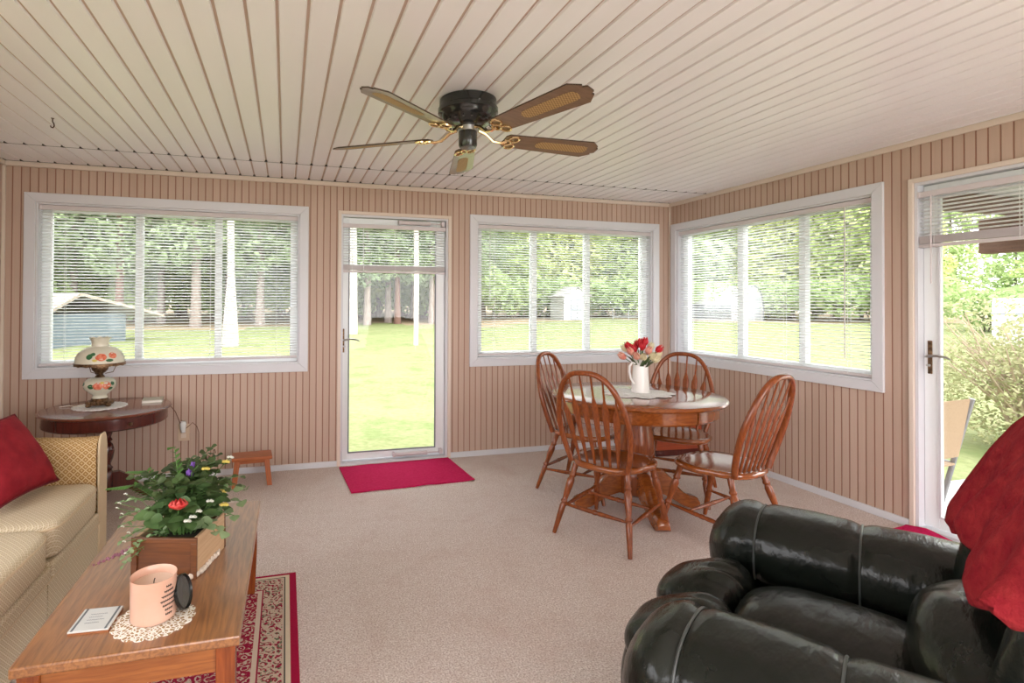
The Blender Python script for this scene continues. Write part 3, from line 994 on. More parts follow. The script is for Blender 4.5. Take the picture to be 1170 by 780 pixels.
# low rail frame on the lawn
root = thing('garden_fence', 'thin metal rail fence standing on the lawn right of the white shed', 'fence', (24.3, 34.0, gz(24.3, 34.0)), R(-35))
for xx in (-1.1, 0, 1.1):
    MB().tube([(xx, 0, -.2), (xx, 0, .95)], .03, 6).build('post', M['frame_grey'], root)
MB().tube([(-1.1, 0, .93), (1.1, 0, .93)], .025, 6).build('rail', M['frame_grey'], root)
MB().tube([(-1.1, 0, .3), (1.1, 0, .3)], .02, 6).build('rail', M['frame_grey'], root)
# big bush by the deck
bp = shrub_proto('garden_bush', 21, 1.35, 1.62, 16000, .030, M['bushleaf'], 70)
bp.location = (8.0, 3.9, -.34)
tag(bp, 'large twiggy yellow green bush beside the deck outside the right door', 'bush')
# porch roof beams
root = thing('porch_roof_frame', 'weathered brown porch roof beams outside the right door', 'porch roof')
root.location = (5.3, 1.6, 1.64)
mb = MB(); mb.box((0, -.46, .19), (.13, 3.5, .26)); mb.build('header_beam', M['beam'], root, smooth=False, bevel=.008)
for i, yy in enumerate((-1.6, -.7, .2, 1.1)):
    mb = MB(); mb.box((-.78, yy, .40), (1.9, .05, .13)); mb.build('rafter', M['beam'], root, smooth=False)
mb = MB(); mb.b2(-1.64, .3, -2.2, 1.45, .47, .50); mb.build('roof_sheet', M['shedwhite'], root, smooth=False)
for yy in (-2.0,):
    MB().b2(-.05, .05, yy-.05, yy+.05, -1.9, .06).build('post', M['beam'], root, smooth=False)
# patio chair on the deck
root = thing('patio_chair', 'grey framed patio chair with a tan sling back on the deck', 'chair', (4.05, 2.50, -.10), R(6))
mb = MB()
mb.loft([[(-.22, -.10, .42), (.12, -.10, .42), (.12, -.16, .80), (-.22, -.16, .80)], [(-.22, -.094, .42), (.12, -.094, .42), (.12, -.154, .80), (-.22, -.154, .80)]])
mb.build('sling_back', M['sling'], root, smooth=False)
mb = MB(); mb.b2(-.22, .12, -.08, .36, .36, .372); mb.build('sling_seat', M['sling'], root, smooth=False)
for sx_ in (-.235, .14):
    MB().tube([(sx_, .02, -.0), (sx_, -.06, .36), (sx_, -.16, .80)], .016, 8).build('back_post', M['frame_grey'], root)
    MB().tube([(sx_+.015, .38, 0), (sx_+.015, .36, .57)], .016, 8).build('front_leg', M['frame_grey'], root)
    MB().box((sx_+.015, .15, .585), (.05, .50, .025)).build('armrest', M['frame_grey'], root, smooth=False, bevel=.006)
    MB().tube([(sx_, -.06, .365), (sx_, .36, .365)], .014, 8).build('seat_rail', M['frame_grey'], root)

# ------------------------------------------------------------------ recliner
def recliner():
    root = thing('recliner', 'black leather recliner armchair with puffy rolled arms beside the right door', 'armchair', (1.361, .955, 0), math.atan2(.83, -.56)-pi/2)
    # body under the seat
    mb = MB(); mb.b2(-.27, .27, -.42, .38, .05, .36); mb.build('base', M['leather'], root, bevel=.02)
    for sx_ in (-1, 1):
        xc = sx_*.415
        # outer side panel under the roll
        mb = MB()
        o_ = [(-.105, -.44), (.105, -.44), (.125, .30), (.10, .385), (-.10, .385), (-.125, .30)]
        mb.loft([[(xc+x*f, y, z) for x, y in o_] for f, z in ((.92, .04), (1, .12), (1, .49))])
        mb.build('arm_side', M['leather'], root, bevel=.012)
        # dark front post
        mb = MB(); mb.b2(xc-.09, xc+.09, .375, .40, .05, .34); mb.build('arm_post', M['plasticdk'], root, bevel=.008)
        # padded roll: three gathered segments
        seams = (.295, .035)
        rings = []
        ny = 74
        for j in range(ny):
            t = j/(ny-1)
            y = (.448 if sx_ > 0 else .428) - t*(.83 if sx_ > 0 else .81)
            e = min(1, (t+.004)/.15)
            endf = (1-(1-e)**2.3)**.5            # rounded front end
            dz = -.035*(1-e)**1.6
            e2 = min(1, (1.004-t)/.07)
            endb = (1-(1-e2)**2.)**.5
            s_ = 1.0
            for ys in seams:
                s_ *= 1-.07*math.exp(-((y-ys)/.017)**2)
            mid = .5-.5*cos(2*pi*((y-.035)/.26))
            s_ *= 1+.03*mid
            ring = []
            for i in range(56):
                th = 2*pi*i/56
                cx_, sz = cos(th), sin(th)
                p2 = 2/2.5
                x = math.copysign(abs(cx_)**p2, cx_)*.158
                z = math.copysign(abs(sz)**p2, sz)*(.122 if sz > 0 else .112)
                wr = 0
                for ys, sgn in ((.295, 1), (.295, -1), (.035, 1)):
                    dy = abs(y-ys)
                    wr += .009*math.exp(-(dy/.05)**2)*sin(th*17+sgn*2+ys*30)*(1 if (y-ys)*sgn > 0 else .3)
                wr += .011*math.exp(-((y-.42)/.05)**2)*sin(th*11)
                wr += .008*noise.noise(Vector((x*7+sx_*3, y*6, z*7))) + .004*noise.noise(Vector((x*20+sx_*3, y*13, z*20)))
                k = s_*endf*endb + wr
                ring.append((xc + x*k, y, .492 + dz + z*k))
            rings.append(ring)
        mb = MB(); mb.loft(rings)
        roll = mb.build('arm_pad', M['leather'], root, sharp=70)
        for ys in seams:
            pts = []
            for i in range(40):
                th = 2*pi*i/40
                p2 = 2/2.5
                cx_, sz = cos(th), sin(th)
                x = math.copysign(abs(cx_)**p2, cx_)*.149
                z = math.copysign(abs(sz)**p2, sz)*(.1155 if sz > 0 else .106)
                pts.append((xc+x, ys, .492+z))
            mb = MB(); mb.tube(pts, .0032, 6, closed=True); mb.build('piping', M['piping'], roll)
    def puff(name, c, r, e, rot=0, wr=.006, seed=0., fr=5, bow=0., gather=None):
        mb = MB()
        q = Matrix.Rotation(rot, 3, 'X')
        def fn(p):
            p = Vector(p)
            n_ = noise.noise(Vector((p.x*fr+seed, p.y*fr, p.z*fr)))*wr
            n_ += .4*wr*noise.noise(Vector((p.x*fr*3+seed, p.y*fr*3, p.z*fr*2)))
            if gather:
                ax, pos, amp, num = gather
                d_ = abs(p[ax]-pos)
                n_ += amp*math.exp(-(d_/.06)**2)*sin(p.x*num)
            if p.length > 1e-6:
                p = p + p.normalized()*n_
            p.z += bow*(1-(p.x/r[0])**2)
            return q @ p
        mb.blob(c, r, e, 56, 36, fn)
        return mb.build(name, M['leather'], root, sharp=75)
    puff('seat_cushion', (0, .06, .392), (.205, .235, .11), 3.0, 0, .006, 1., bow=.02)
    for sx_ in (-1, 1):
        puff('seat_gusset', (sx_*.225, .06, .365), (.055, .235, .085), 2.8, 0, .006, 2.+sx_)
        puff('footrest_pad', (sx_*.135, .40, .395), (.133, .135, .088), 2.6, -.42, .006, 4.+sx_, gather=(1, -.10, .007, 95), bow=.0)
    puff('footrest_pad', (0, .475, .255), (.26, .075, .13), 2.6, -.1, .006, 7., bow=.0)
    puff('lumbar_cushion', (0, -.205, .52), (.27, .150, .120), 2.3, .12, .016, 9., fr=6)
    puff('head_cushion', (0, -.385, .84), (.27, .15, .19), 2.7, .3, .010, 13., fr=6)
    for sx_ in (-1, 1):
        puff('wing', (sx_*.30, -.315, .62), (.075, .150, .25), 2.5, .2, .010, 15.+sx_, fr=7)
    mb = MB()
    mb.loft([[(x*s_, y-dy, z) for x, y in ((-.29, -.34), (.29, -.34), (.27, -.46), (-.27, -.46))] for s_, dy, z in ((1, 0, .30), (1, .02, .5), (1, .08, .8), (.96, .125, .97), (.8, .13, 1.0))])
    mb.build('back_shell', M['leather'], root, bevel=.03)
    return root
rec = recliner()
# red fleece throw over the back of the recliner
def throw():
    root_loc = rec.location
    mb = MB()
    nu, nv = 60, 60
    # profile (y, z) from the front hem up over the head cushion and down the back
    prof = [(-.168, .735), (-.166, .765), (-.182, .80), (-.208, .85), (-.236, .905), (-.275, .97), (-.315, 1.02), (-.37, 1.05), (-.45, 1.058), (-.53, 1.04), (-.59, .99), (-.62, .90), (-.625, .80), (-.625, .70)]
    def pr(t):
        t = max(0, min(.9999, t))*(len(prof)-1)
        i = int(t); f = t-i
        return (prof[i][0]*(1-f)+prof[i+1][0]*f, prof[i][1]*(1-f)+prof[i+1][1]*f)
    rows = []
    for j in range(nv+1):
        v_ = j/nv
        row = []
        for i in range(nu+1):
            u = i/nu
            x = -.375 + .70*u
            # hem: jagged corner drops
            y, z = pr(v_)
            side = max(0, (-x-.27)/.105) if x < 0 else 0
            z -= .10*side*side*(1 if v_ > .2 else v_*5) * (.6+.4*sin(v_*9))
            x += .045*side*side
            fold = .018*sin(x*30+v_*5) + .010*sin(x*61+2-v_*7)
            front = max(0, 1-v_/.45)
            y += fold*(.3+.5*front)*.95 - .004
            z += .006*sin(v_*11+x*14) + .028*front*sin(x*15+1.2)*(1-v_)
            row.append((x, y+.006, z+.008))
        rows.append(row)
    vv = [[mb.v(p) for p in r_] for r_ in rows]
    for a, b in zip(vv, vv[1:]):
        for i in range(nu):
            mb.face([a[i], a[i+1], b[i+1], b[i]])
    o = mb.build('throw_blanket', M['redthrow'], smooth=True, sharp=80)
    s_ = o.modifiers.new('thick', 'SOLIDIFY'); s_.thickness = .012; s_.offset = 1
    o.location = rec.location; o.rotation_euler = rec.rotation_euler
    tag(o, 'red fleece throw draped over the back of the black leather recliner', 'blanket')
throw()

# ------------------------------------------------------------------ dining table
TX, TY = 2.165, 2.955
def dining_table():
    root = thing('dining_table', 'round oak pedestal dining table with scrolled feet near the corner', 'table', (TX, TY, 0))
    mb = MB()
    mb.lathe([(.40, .690), (.505, .690), (.525, .697), (.530, .706), (.526, .715), (.515, .720), (.3, .7205), (.0001, .7205)], n=72)
    mb.build('tabletop', M['oak_x'], root, sharp=50)
    # apron in two halves with a gap where the top opens
    for k in range(2):
        a0 = R(-83 + 180*k) + .012; a1 = a0 + pi - .024
        mb = MB()
        rings = []
        for i in range(41):
            a = a0+(a1-a0)*i/40
            rings.append([(r_*cos(a), r_*sin(a), z) for r_, z in ((.455, .615), (.468, .612), (.476, .622), (.478, .690), (.455, .690))])
        mb.loft(rings)
        mb.build('apron', M['oak_x'], root, sharp=35)
    mb = MB()
    mb.b2(-.33, .33, -.05, .05, .62, .69); mb.b2(-.05, .05, -.33, .33, .62, .69)
    mb.build('top_cleat', M['oak'], root)
    mb = MB()
    mb.lathe([(.15, .62), (.15, .60), (.115, .585), (.095, .57), (.098, .52), (.112, .42), (.115, .36), (.100, .33), (.092, .322), (.112, .312), (.114, .296), (.094, .288), (.09, .27), (.108, .25), (.115, .20), (.112, .10), (.09, .085), (.0001, .085)][::-1], n=40)
    mb.build('pedestal', M['oak'], root, sharp=35)
    for k in range(4):
        a = R(-14+90*k)
        c_, s_ = cos(a), sin(a)
        prof = [(.08, .10, .235), (.12, .10, .25), (.17, .085, .235), (.22, .06, .19), (.26, .035, .135), (.30, .012, .095), (.34, .0, .075), (.37, .0, .07), (.39, .004, .06), (.40, .015, .045)]
        mb = MB()
        rings = []
        for r_, z0, z1 in prof:
            h_ = .036
            rings.append([(r_*c_-w_*s_, r_*s_+w_*c_, z) for w_, z in ((-h_, z0), (h_, z0), (h_, z1-.012), (h_-.012, z1), (-h_+.012, z1), (-h_, z1-.012))])
        mb.loft(rings)
        mb.build('foot', M['oak_x'], root, sharp=40)
dining_table()

# ------------------------------------------------------------------ dining chairs
TURN = [(.0105, 0), (.012, .05), (.0155, .25), (.0175, .38), (.0135, .42), (.0185, .435), (.0185, .455), (.014, .47), (.0145, .50), (.0205, .66), (.021, .74), (.0145, .79), (.0195, .805), (.0195, .825), (.015, .845), (.0165, .93), (.017, 1)]
STR = [(.007, 0), (.008, .12), (.0125, .42), (.0105, .46), (.0135, .48), (.0135, .52), (.0105, .54), (.0125, .58), (.008, .88), (.007, 1)]
def dining_chair(label):
    root = thing('dining_chair', label, 'chair', group='oak dining chairs around the round table')
    # shield seat
    ol = []
    n = 48
    for i in range(n):
        t = 2*pi*i/n
        c_, s_ = cos(t), sin(t)
        w_ = .225 if s_ > 0 else .205
        e = 2/3.0
        x = math.copysign(abs(c_)**e, c_)*w_*(1-.08*max(0, -s_))
        y = math.copysign(abs(s_)**(2/2.7), s_)*.212
        ol.append((x, y))
    mb = MB()
    rings = []
    for f, z in ((.90, .378), (.965, .383), (1.0, .395), (.995, .408), (.96, .415), (.80, .411), (.45, .405), (.12, .404)):
        rings.append([(x*f, y*f - .0, z) for x, y in ol])
    mb.loft(rings)
    mb.build('seat', M['oak_x'], root, sharp=50)
    for sx_ in (-1, 1):
        mb = MB(); mb.lathe(TURN, n=14, a=(sx_*.222, -.255, 0), b=(sx_*.15, -.135, .39)); mb.build('leg', M['oak'], root, sharp=50)
        mb = MB(); mb.lathe(TURN, n=14, a=(sx_*.225, .235, 0), b=(sx_*.165, .135, .39)); mb.build('leg', M['oak'], root, sharp=50)
        def on(y0, y1, x0, x1, z): return (sx_*(x0+(x1-x0)*z/.39), y0+(y1-y0)*z/.39, z)
        mb = MB(); mb.lathe(STR, n=10, a=on(-.255, -.135, .222, .15, .14), b=on(.235, .135, .225, .165, .165)); mb.build('stretcher', M['oak'], root, sharp=50)
    for yy, z in ((.07, .158),):
        mb = MB(); mb.lathe(STR, n=10, a=(-.198, yy, z), b=(.198, yy, z)); mb.build('stretcher', M['oak'], root, sharp=50)
    mb = MB(); mb.lathe(STR, n=10, a=(-.195, -.205, .16), b=(.195, -.205, .16)); mb.build('stretcher', M['oak'], root, sharp=50)
    # bow
    ZB, ZT = .400, .925
    def yb(z): return -.165 - .155*((z-ZB)/(ZT-ZB))**1.15
    def bow(t):      # t 0..1 along the hoop
        a = pi*t
        q = sin(a)
        z = ZB + (ZT-ZB)*(q**.80)
        if z < .70: w_ = .165+.055*sin((z-ZB)/.30*pi/2)
        else: w_ = .22
        x = -math.copysign(abs(cos(a))**.72, cos(a))
        hz = (z-ZB)/(ZT-ZB)
        return Vector((x*w_ if hz < .999 else 0, yb(z), z))
    pts = [bow(i/60) for i in range(61)]
    mb = MB(); mb.tube(pts, .0175, 10, flat=.85, up=(0, 1, .3)); mb.build('bow', M['oak'], root, sharp=60)
    # arrow spindles
    for k in range(6):
        f = (k-2.5)/2.5
        xb, xt = f*.112, f*.163
        # height of the hoop over xt
        best = max((p.z for p in pts if abs(p.x-xt) < .025), default=ZT)
        zt = best-.004
        P0, P1 = Vector((xb, -.158, .402)), Vector((xt, yb(zt), zt))
        mb = MB()
        L_ = [(0, .0075, .0075), (.1, .0085, .007), (.3, .0145, .0055), (.58, .0195, .005), (.655, .0195, .005), (.70, .014, .005), (.755, .0065, .0055), (.85, .0058, .0055), (1, .005, .005)]
        rings = []
        d_ = (P1-P0)
        for t_, a_, b_ in L_:
            c_ = P0 + d_*t_
            rings.append([c_ + Vector((a_*cos(2*pi*i/10), b_*sin(2*pi*i/10), 0)) for i in range(10)])
        mb.loft(rings)
        mb.build('spindle', M['oak'], root, sharp=60)
    return root
ch = dining_chair('oak arrow back chair with its back to the camera, nearest the crimson door mat')
spots = [((1.80, 2.665), 29.5, None),
         ((2.345, 2.445), 106, 'oak arrow back chair turned sideways just behind the black leather recliner'),
         ((2.03, 3.33), -57, 'oak arrow back chair at the far left of the table, under the back window'),
         ((2.60, 3.11), 222, 'oak arrow back chair on the corner side of the table, behind the white pitcher')]
for (x, y), a, lab in spots:
    o = ch if lab is None else copy_tree(ch)
    o.location = (x, y, 0); o.rotation_euler = (0, 0, R(a)-pi/2)
    if lab: o['label'] = lab

# ------------------------------------------------------------------ low chest in the corner
root = thing('wooden_chest', 'reddish brown wooden chest on the floor behind the dining table by the right wall', 'chest', (3.275, 4.03, 0), R(-4))
MB().b2(-.22, .22, -.17, .17, .03, .42).build('body', M['chestw'], root, smooth=False, bevel=.006)
MB().b2(-.235, .235, -.185, .185, .42, .45).build('lid', M['chestw'], root, smooth=False, bevel=.006)
MB().b2(-.228, .228, -.178, .178, 0, .05).build('plinth', M['cherry'], root, smooth=False, bevel=.004)

# ------------------------------------------------------------------ sofa
def sofa():
    root = thing('sofa', 'cream and gold patterned sofa along the left wall', 'sofa', (-1.36, 2.1, 0))
    # local: x from -.46 (back) to .46 (front), y from -1.0 to 1.0
    F, B_ = .450, -.47
    def rbox(name, c, r, e, m, wr=.004, seed=0, fn2=None, parent=root):
        mb = MB()
        def fn(p):
            p = Vector(p)
            if p.length > 1e-6:
                p += p.normalized()*(noise.noise(Vector((p.x*4+seed, p.y*4, p.z*4)))*wr)
            return fn2(p) if fn2 else p
        mb.blob(c, r, e, 64, 34, fn)
        return mb.build(name, m, parent, sharp=70)
    MB().b2(B_+.05, F-.03, -.97, .97, .10, .30).build('frame', M['damask_front'], root, bevel=.012)
    # skirt with a pleat
    mb = MB()
    mb.b2(F+.020, F+.030, -.99, .30, .012, .20); mb.b2(F+.020, F+.030, .31, .99, .012, .20)
    mb.b2(B_+.05, F+.02, .982, .992, .012, .20)
    mb.build('skirt', M['damask_front'], root, smooth=False)
    MB().tube([(F+.032, -.99, .203), (F+.032, .99, .203)], .006, 8).build('skirt_welt', M['sofa_welt'], root)
    # seat cushions
    for k, (y0, y1) in enumerate(((.405, .875), (-.065, .395), (-.535, -.075), (-.995, -.545))):
        if k < 2:
            pass
    for k, (y0, y1) in enumerate(((.33, .874), (-.30, .32), (-.875, -.31))):
        cu = rbox('seat_cushion', (.10, (y0+y1)/2, .338), (.397, (y1-y0)/2-.001, .078), 9, M['damask_lit'], .004, k*3.)
        pts = []
        for i in range(72):
            t = 2*pi*i/72
            e = 2/9
            pts.append((.10+math.copysign(abs(cos(t))**e, cos(t))*.394, (y0+y1)/2+math.copysign(abs(sin(t))**e, sin(t))*((y1-y0)/2-.004), .385))
        mb = MB(); mb.tube(pts, .0055, 6, closed=True); mb.build('welt', M['sofa_welt'], cu)
        MB().b2(F-.05, F+.040, y0+.002, y1-.002, .200, .262).build('front_rail', M['damask_front'], cu, bevel=.014) if True else None
    # arms
    for s_ in (1, -1):
        mb = MB()
        rings = []
        for i in range(40):
            t = i/39
            x = B_+.04 + (F+.02-(B_+.04))*t
            hz = .625 + .012*sin(t*5) + .006*noise.noise(Vector((t*9, s_, 0)))
            if t < .25: hz += .10*(1-t/.25)
            th = .058
            prof = [(-th+.01, .03), (th-.01, .03), (th, .40), (th+.004, hz-.06), (th-.012, hz-.02), (th-.04, hz), (-th+.04, hz), (-th+.012, hz-.02), (-th-.004, hz-.06), (-th, .40)]
            rings.append([(x, s_*(.937+p), z) for p, z in prof])
        mb.loft(rings)
        mb.build('arm', M['damask_shaded'], root, sharp=60)
        fp = MB()
        prof = [(-.058, .02), (.058, .02), (.062, .565), (.05, .608), (.03, .632), (-.03, .632), (-.05, .608), (-.062, .565)]
        fp.loft([[(F+.026, s_*(.937)+p, z) for p, z in prof], [(F+.036, s_*(.937)+p*.95, z) for p, z in prof]])
        fp.build('arm_front', M['sofa_welt'], root, smooth=False, bevel=.004)
    # back and back cushions
    mb = MB()
    mb.loft([[(B_, -.95, z0), (B_+.12, -.95, z0), (B_+.12, .95, z0), (B_, .95, z0)] for z0 in (.05, .76)])
    mb.build('back', M['damask_shaded'], root, bevel=.03)
    for k, (y0, y1) in enumerate(((.29, .87), (-.31, .28), (-.87, -.32))):
        rbox('back_cushion', (B_+.20, (y0+y1)/2, .60), (.105, (y1-y0)/2-.004, .20), 4, M['damask_front'], .006, k*5.+20)
sofa()
# crimson pillow leaning in the sofa corner
def pillow():
    root = thing('throw_pillow', 'crimson velvet throw pillow leaning in the far corner of the patterned sofa', 'pillow')
    nu = 30
    def pt(u, v_, s_):
        e = (1-abs(u)**3.2)*(1-abs(v_)**3.2)
        pin = 1 - .07*(1-abs(u)**2) * abs(v_)**4 - 0
        pin2 = 1 - .07*(1-abs(v_)**2) * abs(u)**4
        x = u*.185*pin2; z = v_*.185*pin
        d = s_*(.07*max(0, e)**.55 + .004*noise.noise(Vector((u*3, v_*3, s_))))
        return Vector((x, d, z))
    mb = MB()
    for s_ in (-1, 1):
        g_ = [[mb.v(pt(-1+2*i/nu, -1+2*j/nu, s_)) for i in range(nu+1)] for j in range(nu+1)]
        for j in range(nu):
            for i in range(nu):
                mb.face([g_[j][i], g_[j][i+1], g_[j+1][i+1], g_[j+1][i]])
    bmesh.ops.remove_doubles(mb.bm, verts=mb.bm.verts, dist=.0008)
    cv = mb.build('cover', M['redpillow'], root, sharp=80)
    edge = []
    for k in range(4):
        for i in range(nu):
            u = -1+2*i/nu
            p = [(u, -1), (1, u), (-u, 1), (-1, -u)][k]
            edge.append(pt(p[0], p[1], 1))
    mb = MB(); mb.tube(edge, .006, 7, closed=True); mb.build('cord_edge', M['pillow_cord'], root)
    return root
pw = pillow()
e1 = Vector((-.24, -.97, 0)).normalized()
e2 = Vector((-.545, .12, .83)).normalized()
e2 = (e2 - e1*e2.dot(e1)).normalized()
pm = Matrix((-e1, e2.cross(-e1), e2)).transposed().to_4x4()
pm.translation = Vector((-1.176, 2.765, .60))
pw.matrix_world = pm

# ------------------------------------------------------------------ coffee table
def coffee_table():
    root = thing('coffee_table', 'long oak coffee table in front of the patterned sofa', 'table', (-.370, 2.03, 0), R(-.6))
    X, Y = .264, .510
    mb = MB(); mb.b2(-X, X, -Y, Y, .372, .400); mb.build('tabletop', M['coffee'], root, smooth=False, bevel=.005)
    MB().b2(-X+.04, X-.04, -Y+.022, -Y+.042, .30, .372).build('apron', M['coffee_x'], root, smooth=False)
    MB().b2(-X+.04, X-.04, Y-.042, Y-.022, .30, .372).build('apron', M['coffee_x'], root, smooth=False)
    MB().b2(X-.042, X-.022, -Y+.04, Y-.04, .30, .372).build('apron', M['coffee'], root, smooth=False)
    MB().b2(-X+.022, -X+.042, -Y+.04, Y-.04, .30, .372).build('apron', M['coffee'], root, smooth=False)
    for sx_ in (-1, 1):
        for sy_ in (-1, 1):
            cx_, cy_ = sx_*(X-.037), sy_*(Y-.037)
            mb = MB()
            mb.loft([[(cx_+a*w_, cy_+b*w_, z) for a, b in ((-1, -1), (1, -1), (1, 1), (-1, 1))] for w_, z in ((.017, 0.008), (.024, .2), (.025, .372))])
            mb.build('leg', M['oak'], root, smooth=False, bevel=.003)
coffee_table()

# ------------------------------------------------------------------ rugs and mats
def rug():
    g = G('oriental_rug')
    x, y, z = g.xyz()
    dx = g.math('SUBTRACT', .40, g.math('ABSOLUTE', x))
    dy = g.math('SUBTRACT', .70, g.math('ABSOLUTE', y))
    d = g.math('MINIMUM', dx, g.math('ADD', dy, .012))
    vo = g.n('ShaderNodeTexVoronoi', feature='F1'); vo.inputs['Scale'].default_value = 30
    g.l(g.vec, vo.inputs['Vector'])
    nz = g.noise(42, detail=3)
    nz2 = g.noise(85, detail=2)
    motif = g.math('ADD', g.math('MULTIPLY', vo.outputs['Distance'], 2.2), g.math('MULTIPLY', nz, 2.2))
    motif = g.math('FRACT', motif)
    red, ivory, green = (.30, .012, .045), (.56, .44, .35), (.12, .15, .09)
    bord = g.mix(g.math('GREATER_THAN', motif, .44), ivory, red)
    bord = g.mix(g.math('GREATER_THAN', motif, .76), bord, green)
    bord = g.mix(g.math('GREATER_THAN', nz2, .56), bord, (.55, .42, .32))
    field = g.mix(g.math('GREATER_THAN', motif, .62), red, ivory)
    field = g.mix(g.math('GREATER_THAN', nz2, .60), field, (.40, .10, .09))
    def band(c, lo, col_):
        return g.mix(g.math('GREATER_THAN', d, lo), c, col_)
    c = g.mix(0.0, (.34, .008, .045), (.34, .008, .045))
    c = band(c, .030, (.66, .56, .42)); c = band(c, .048, (.05, .05, .04)); c = band(c, .053, ivory); c = band(c, .060, bord)
    c = band(c, .140, (.30, .02, .05)); c = band(c, .146, (.66, .52, .42)); c = band(c, .164, field)
    g.bump(nz2, .4, .006)
    m = g.out(c, .95, .1)
    mb = MB(); mb.b2(-.40, .40, -.70, .70, 0, .008)
    o = mb.build('area_rug', m, smooth=False, bevel=.002)
    o.location = (-.344, 1.938, 0)
    tag(o, 'red and ivory oriental rug under the oak coffee table', 'rug')
rug()
def doormat(name, label, c, sx_, sy_, rz, curl=0):
    mb = MB()
    nx, ny = 40, 26
    top, bot = [], []
    for j in range(ny+1):
        for i in range(nx+1):
            u, v_ = i/nx-.5, j/ny-.5
            z = .011 + .003*noise.noise(Vector((u*6, v_*6, curl)))
            if v_ < -.47: z += .006*max(0, sin(u*16))
            if curl: z += .03*max(0, u*2-.0)**6*max(0, 1-abs(v_-.38)*5)
            top.append(mb.v((u*sx_, v_*sy_, z))); bot.append(mb.v((u*sx_, v_*sy_, max(0.0008, z-.011))))
    W_ = nx+1
    for j in range(ny):
        for i in range(nx):
            k = j*W_+i
            mb.face([top[k], top[k+1], top[k+1+W_], top[k+W_]])
            mb.face([bot[k], bot[k+W_], bot[k+1+W_], bot[k+1]])
    for i in range(nx):
        mb.face([top[i], bot[i], bot[i+1], top[i+1]]); k = ny*W_+i
        mb.face([top[k], top[k+1], bot[k+1], bot[k]])
    for j in range(ny):
        k = j*W_
        mb.face([top[k], top[k+W_], bot[k+W_], bot[k]]); k += nx
        mb.face([top[k], bot[k], bot[k+W_], top[k+W_]])
    o = mb.build(name, M['mat'], smooth=True, sharp=50)
    o.location = c; o.rotation_euler = (0, 0, rz)
    tag(o, label, 'mat')
doormat('door_mat', 'crimson door mat on the carpet in front of the back door', (.875, 3.958, 0), .90, .585, R(2.5))
doormat('door_mat', 'red mat before the right side glass door, mostly hidden by the recliner', (3.225, 1.82, 0), .50, .88, 0, 1.5)

# ------------------------------------------------------------------ side table
STX, STY, STH = -1.105, 3.90, .61
def side_table():
    root = thing('side_table', 'round dark cherry pedestal side table under the left window', 'table', (STX, STY, 0))
    mb = MB(); mb.lathe([(.30, .590), (.362, .590), (.372, .596), (.375, .602), (.370, .608), (.360, .610), (.0001, .610)], n=64)
    mb.build('tabletop', M['cherry_top'], root, sharp=50)
    mb = MB(); mb.lathe([(.32, .520), (.345, .517), (.352, .524), (.350, .590), (.32, .590)], n=64, cap=False)
    mb.build('apron', M['cherry'], root, sharp=40)
    a0 = R(-62)
    dr = MB(); dr.loft([[( .354*cos(a0+t), .354*sin(a0+t), z) for z in (.53, .582)] + [(.345*cos(a0+t), .345*sin(a0+t), z) for z in (.582, .53)] for t in [(-.42+.84*i/14) for i in range(15)]])
    dr = dr.build('drawer', M['cherry'], root, sharp=40)
    kb = MB(); kb.blob((.368*cos(a0+.12), .368*sin(a0+.12), .555), (.012, .012, .012), 2, 12, 8); kb.build('knob', M['bronze'], dr)
    MB().lathe([(.10, .505), (.11, .525)], n=24).build('cleat', M['cherry'], root)
    mb = MB(); mb.lathe([(.0001, .07), (.03, .07), (.038, .10), (.038, .19), (.028, .205), (.036, .22), (.024, .235), (.024, .25), (.036, .28), (.044, .33), (.034, .37), (.022, .385), (.032, .40), (.022, .415), (.03, .44), (.034, .47), (.026, .495), (.06, .508)], n=24)
    mb.build('pedestal', M['cherry'], root, sharp=40)
    for k in range(3):
        a = R(-100+120*k); c_, s_ = cos(a), sin(a)
        mb = MB(); rings = []
        for r_, z0, z1 in ((.025, .075, .19), (.07, .085, .19), (.12, .07, .16), (.17, .035, .11), (.21, .006, .065), (.235, 0, .045), (.25, .004, .035)):
            rings.append([(r_*c_-w_*s_, r_*s_+w_*c_, z) for w_, z in ((-.02, z0), (.02, z0), (.02, z1), (-.02, z1))])
        mb.loft(rings); mb.build('foot', M['cherry'], root, sharp=40)
side_table()
# small step stool
root = thing('step_stool', 'small reddish wooden step stool against the back wall', 'stool', (-.222, 4.02, 0), R(4))
mb = MB(); mb.b2(-.135, .135, -.075, .095, .185, .210); mb.build('top', M['stoolw'], root, smooth=False, bevel=.006)
for sx_ in (-1, 1):
    for sy_ in (-1, 1):
        mb = MB()
        t0 = Vector((sx_*.098, .01+sy_*.05, .187)); t1 = Vector((sx_*.118, .01+sy_*.065, .0))
        mb.loft([[t1+Vector((a*.017, b*.013, 0)) for a, b in ((-1, -1), (1, -1), (1, 1), (-1, 1))], [t0+Vector((a*.019, b*.015, 0)) for a, b in ((-1, -1), (1, -1), (1, 1), (-1, 1))]])
        mb.build('leg', M['stool_leg'], root, smooth=False, bevel=.003)
for sy_ in (-1, 1):
    MB().b2(-.085, .085, .01+sy_*.05-.007, .01+sy_*.05+.007, .160, .186).build('rail', M['stoolw'], root, smooth=False)

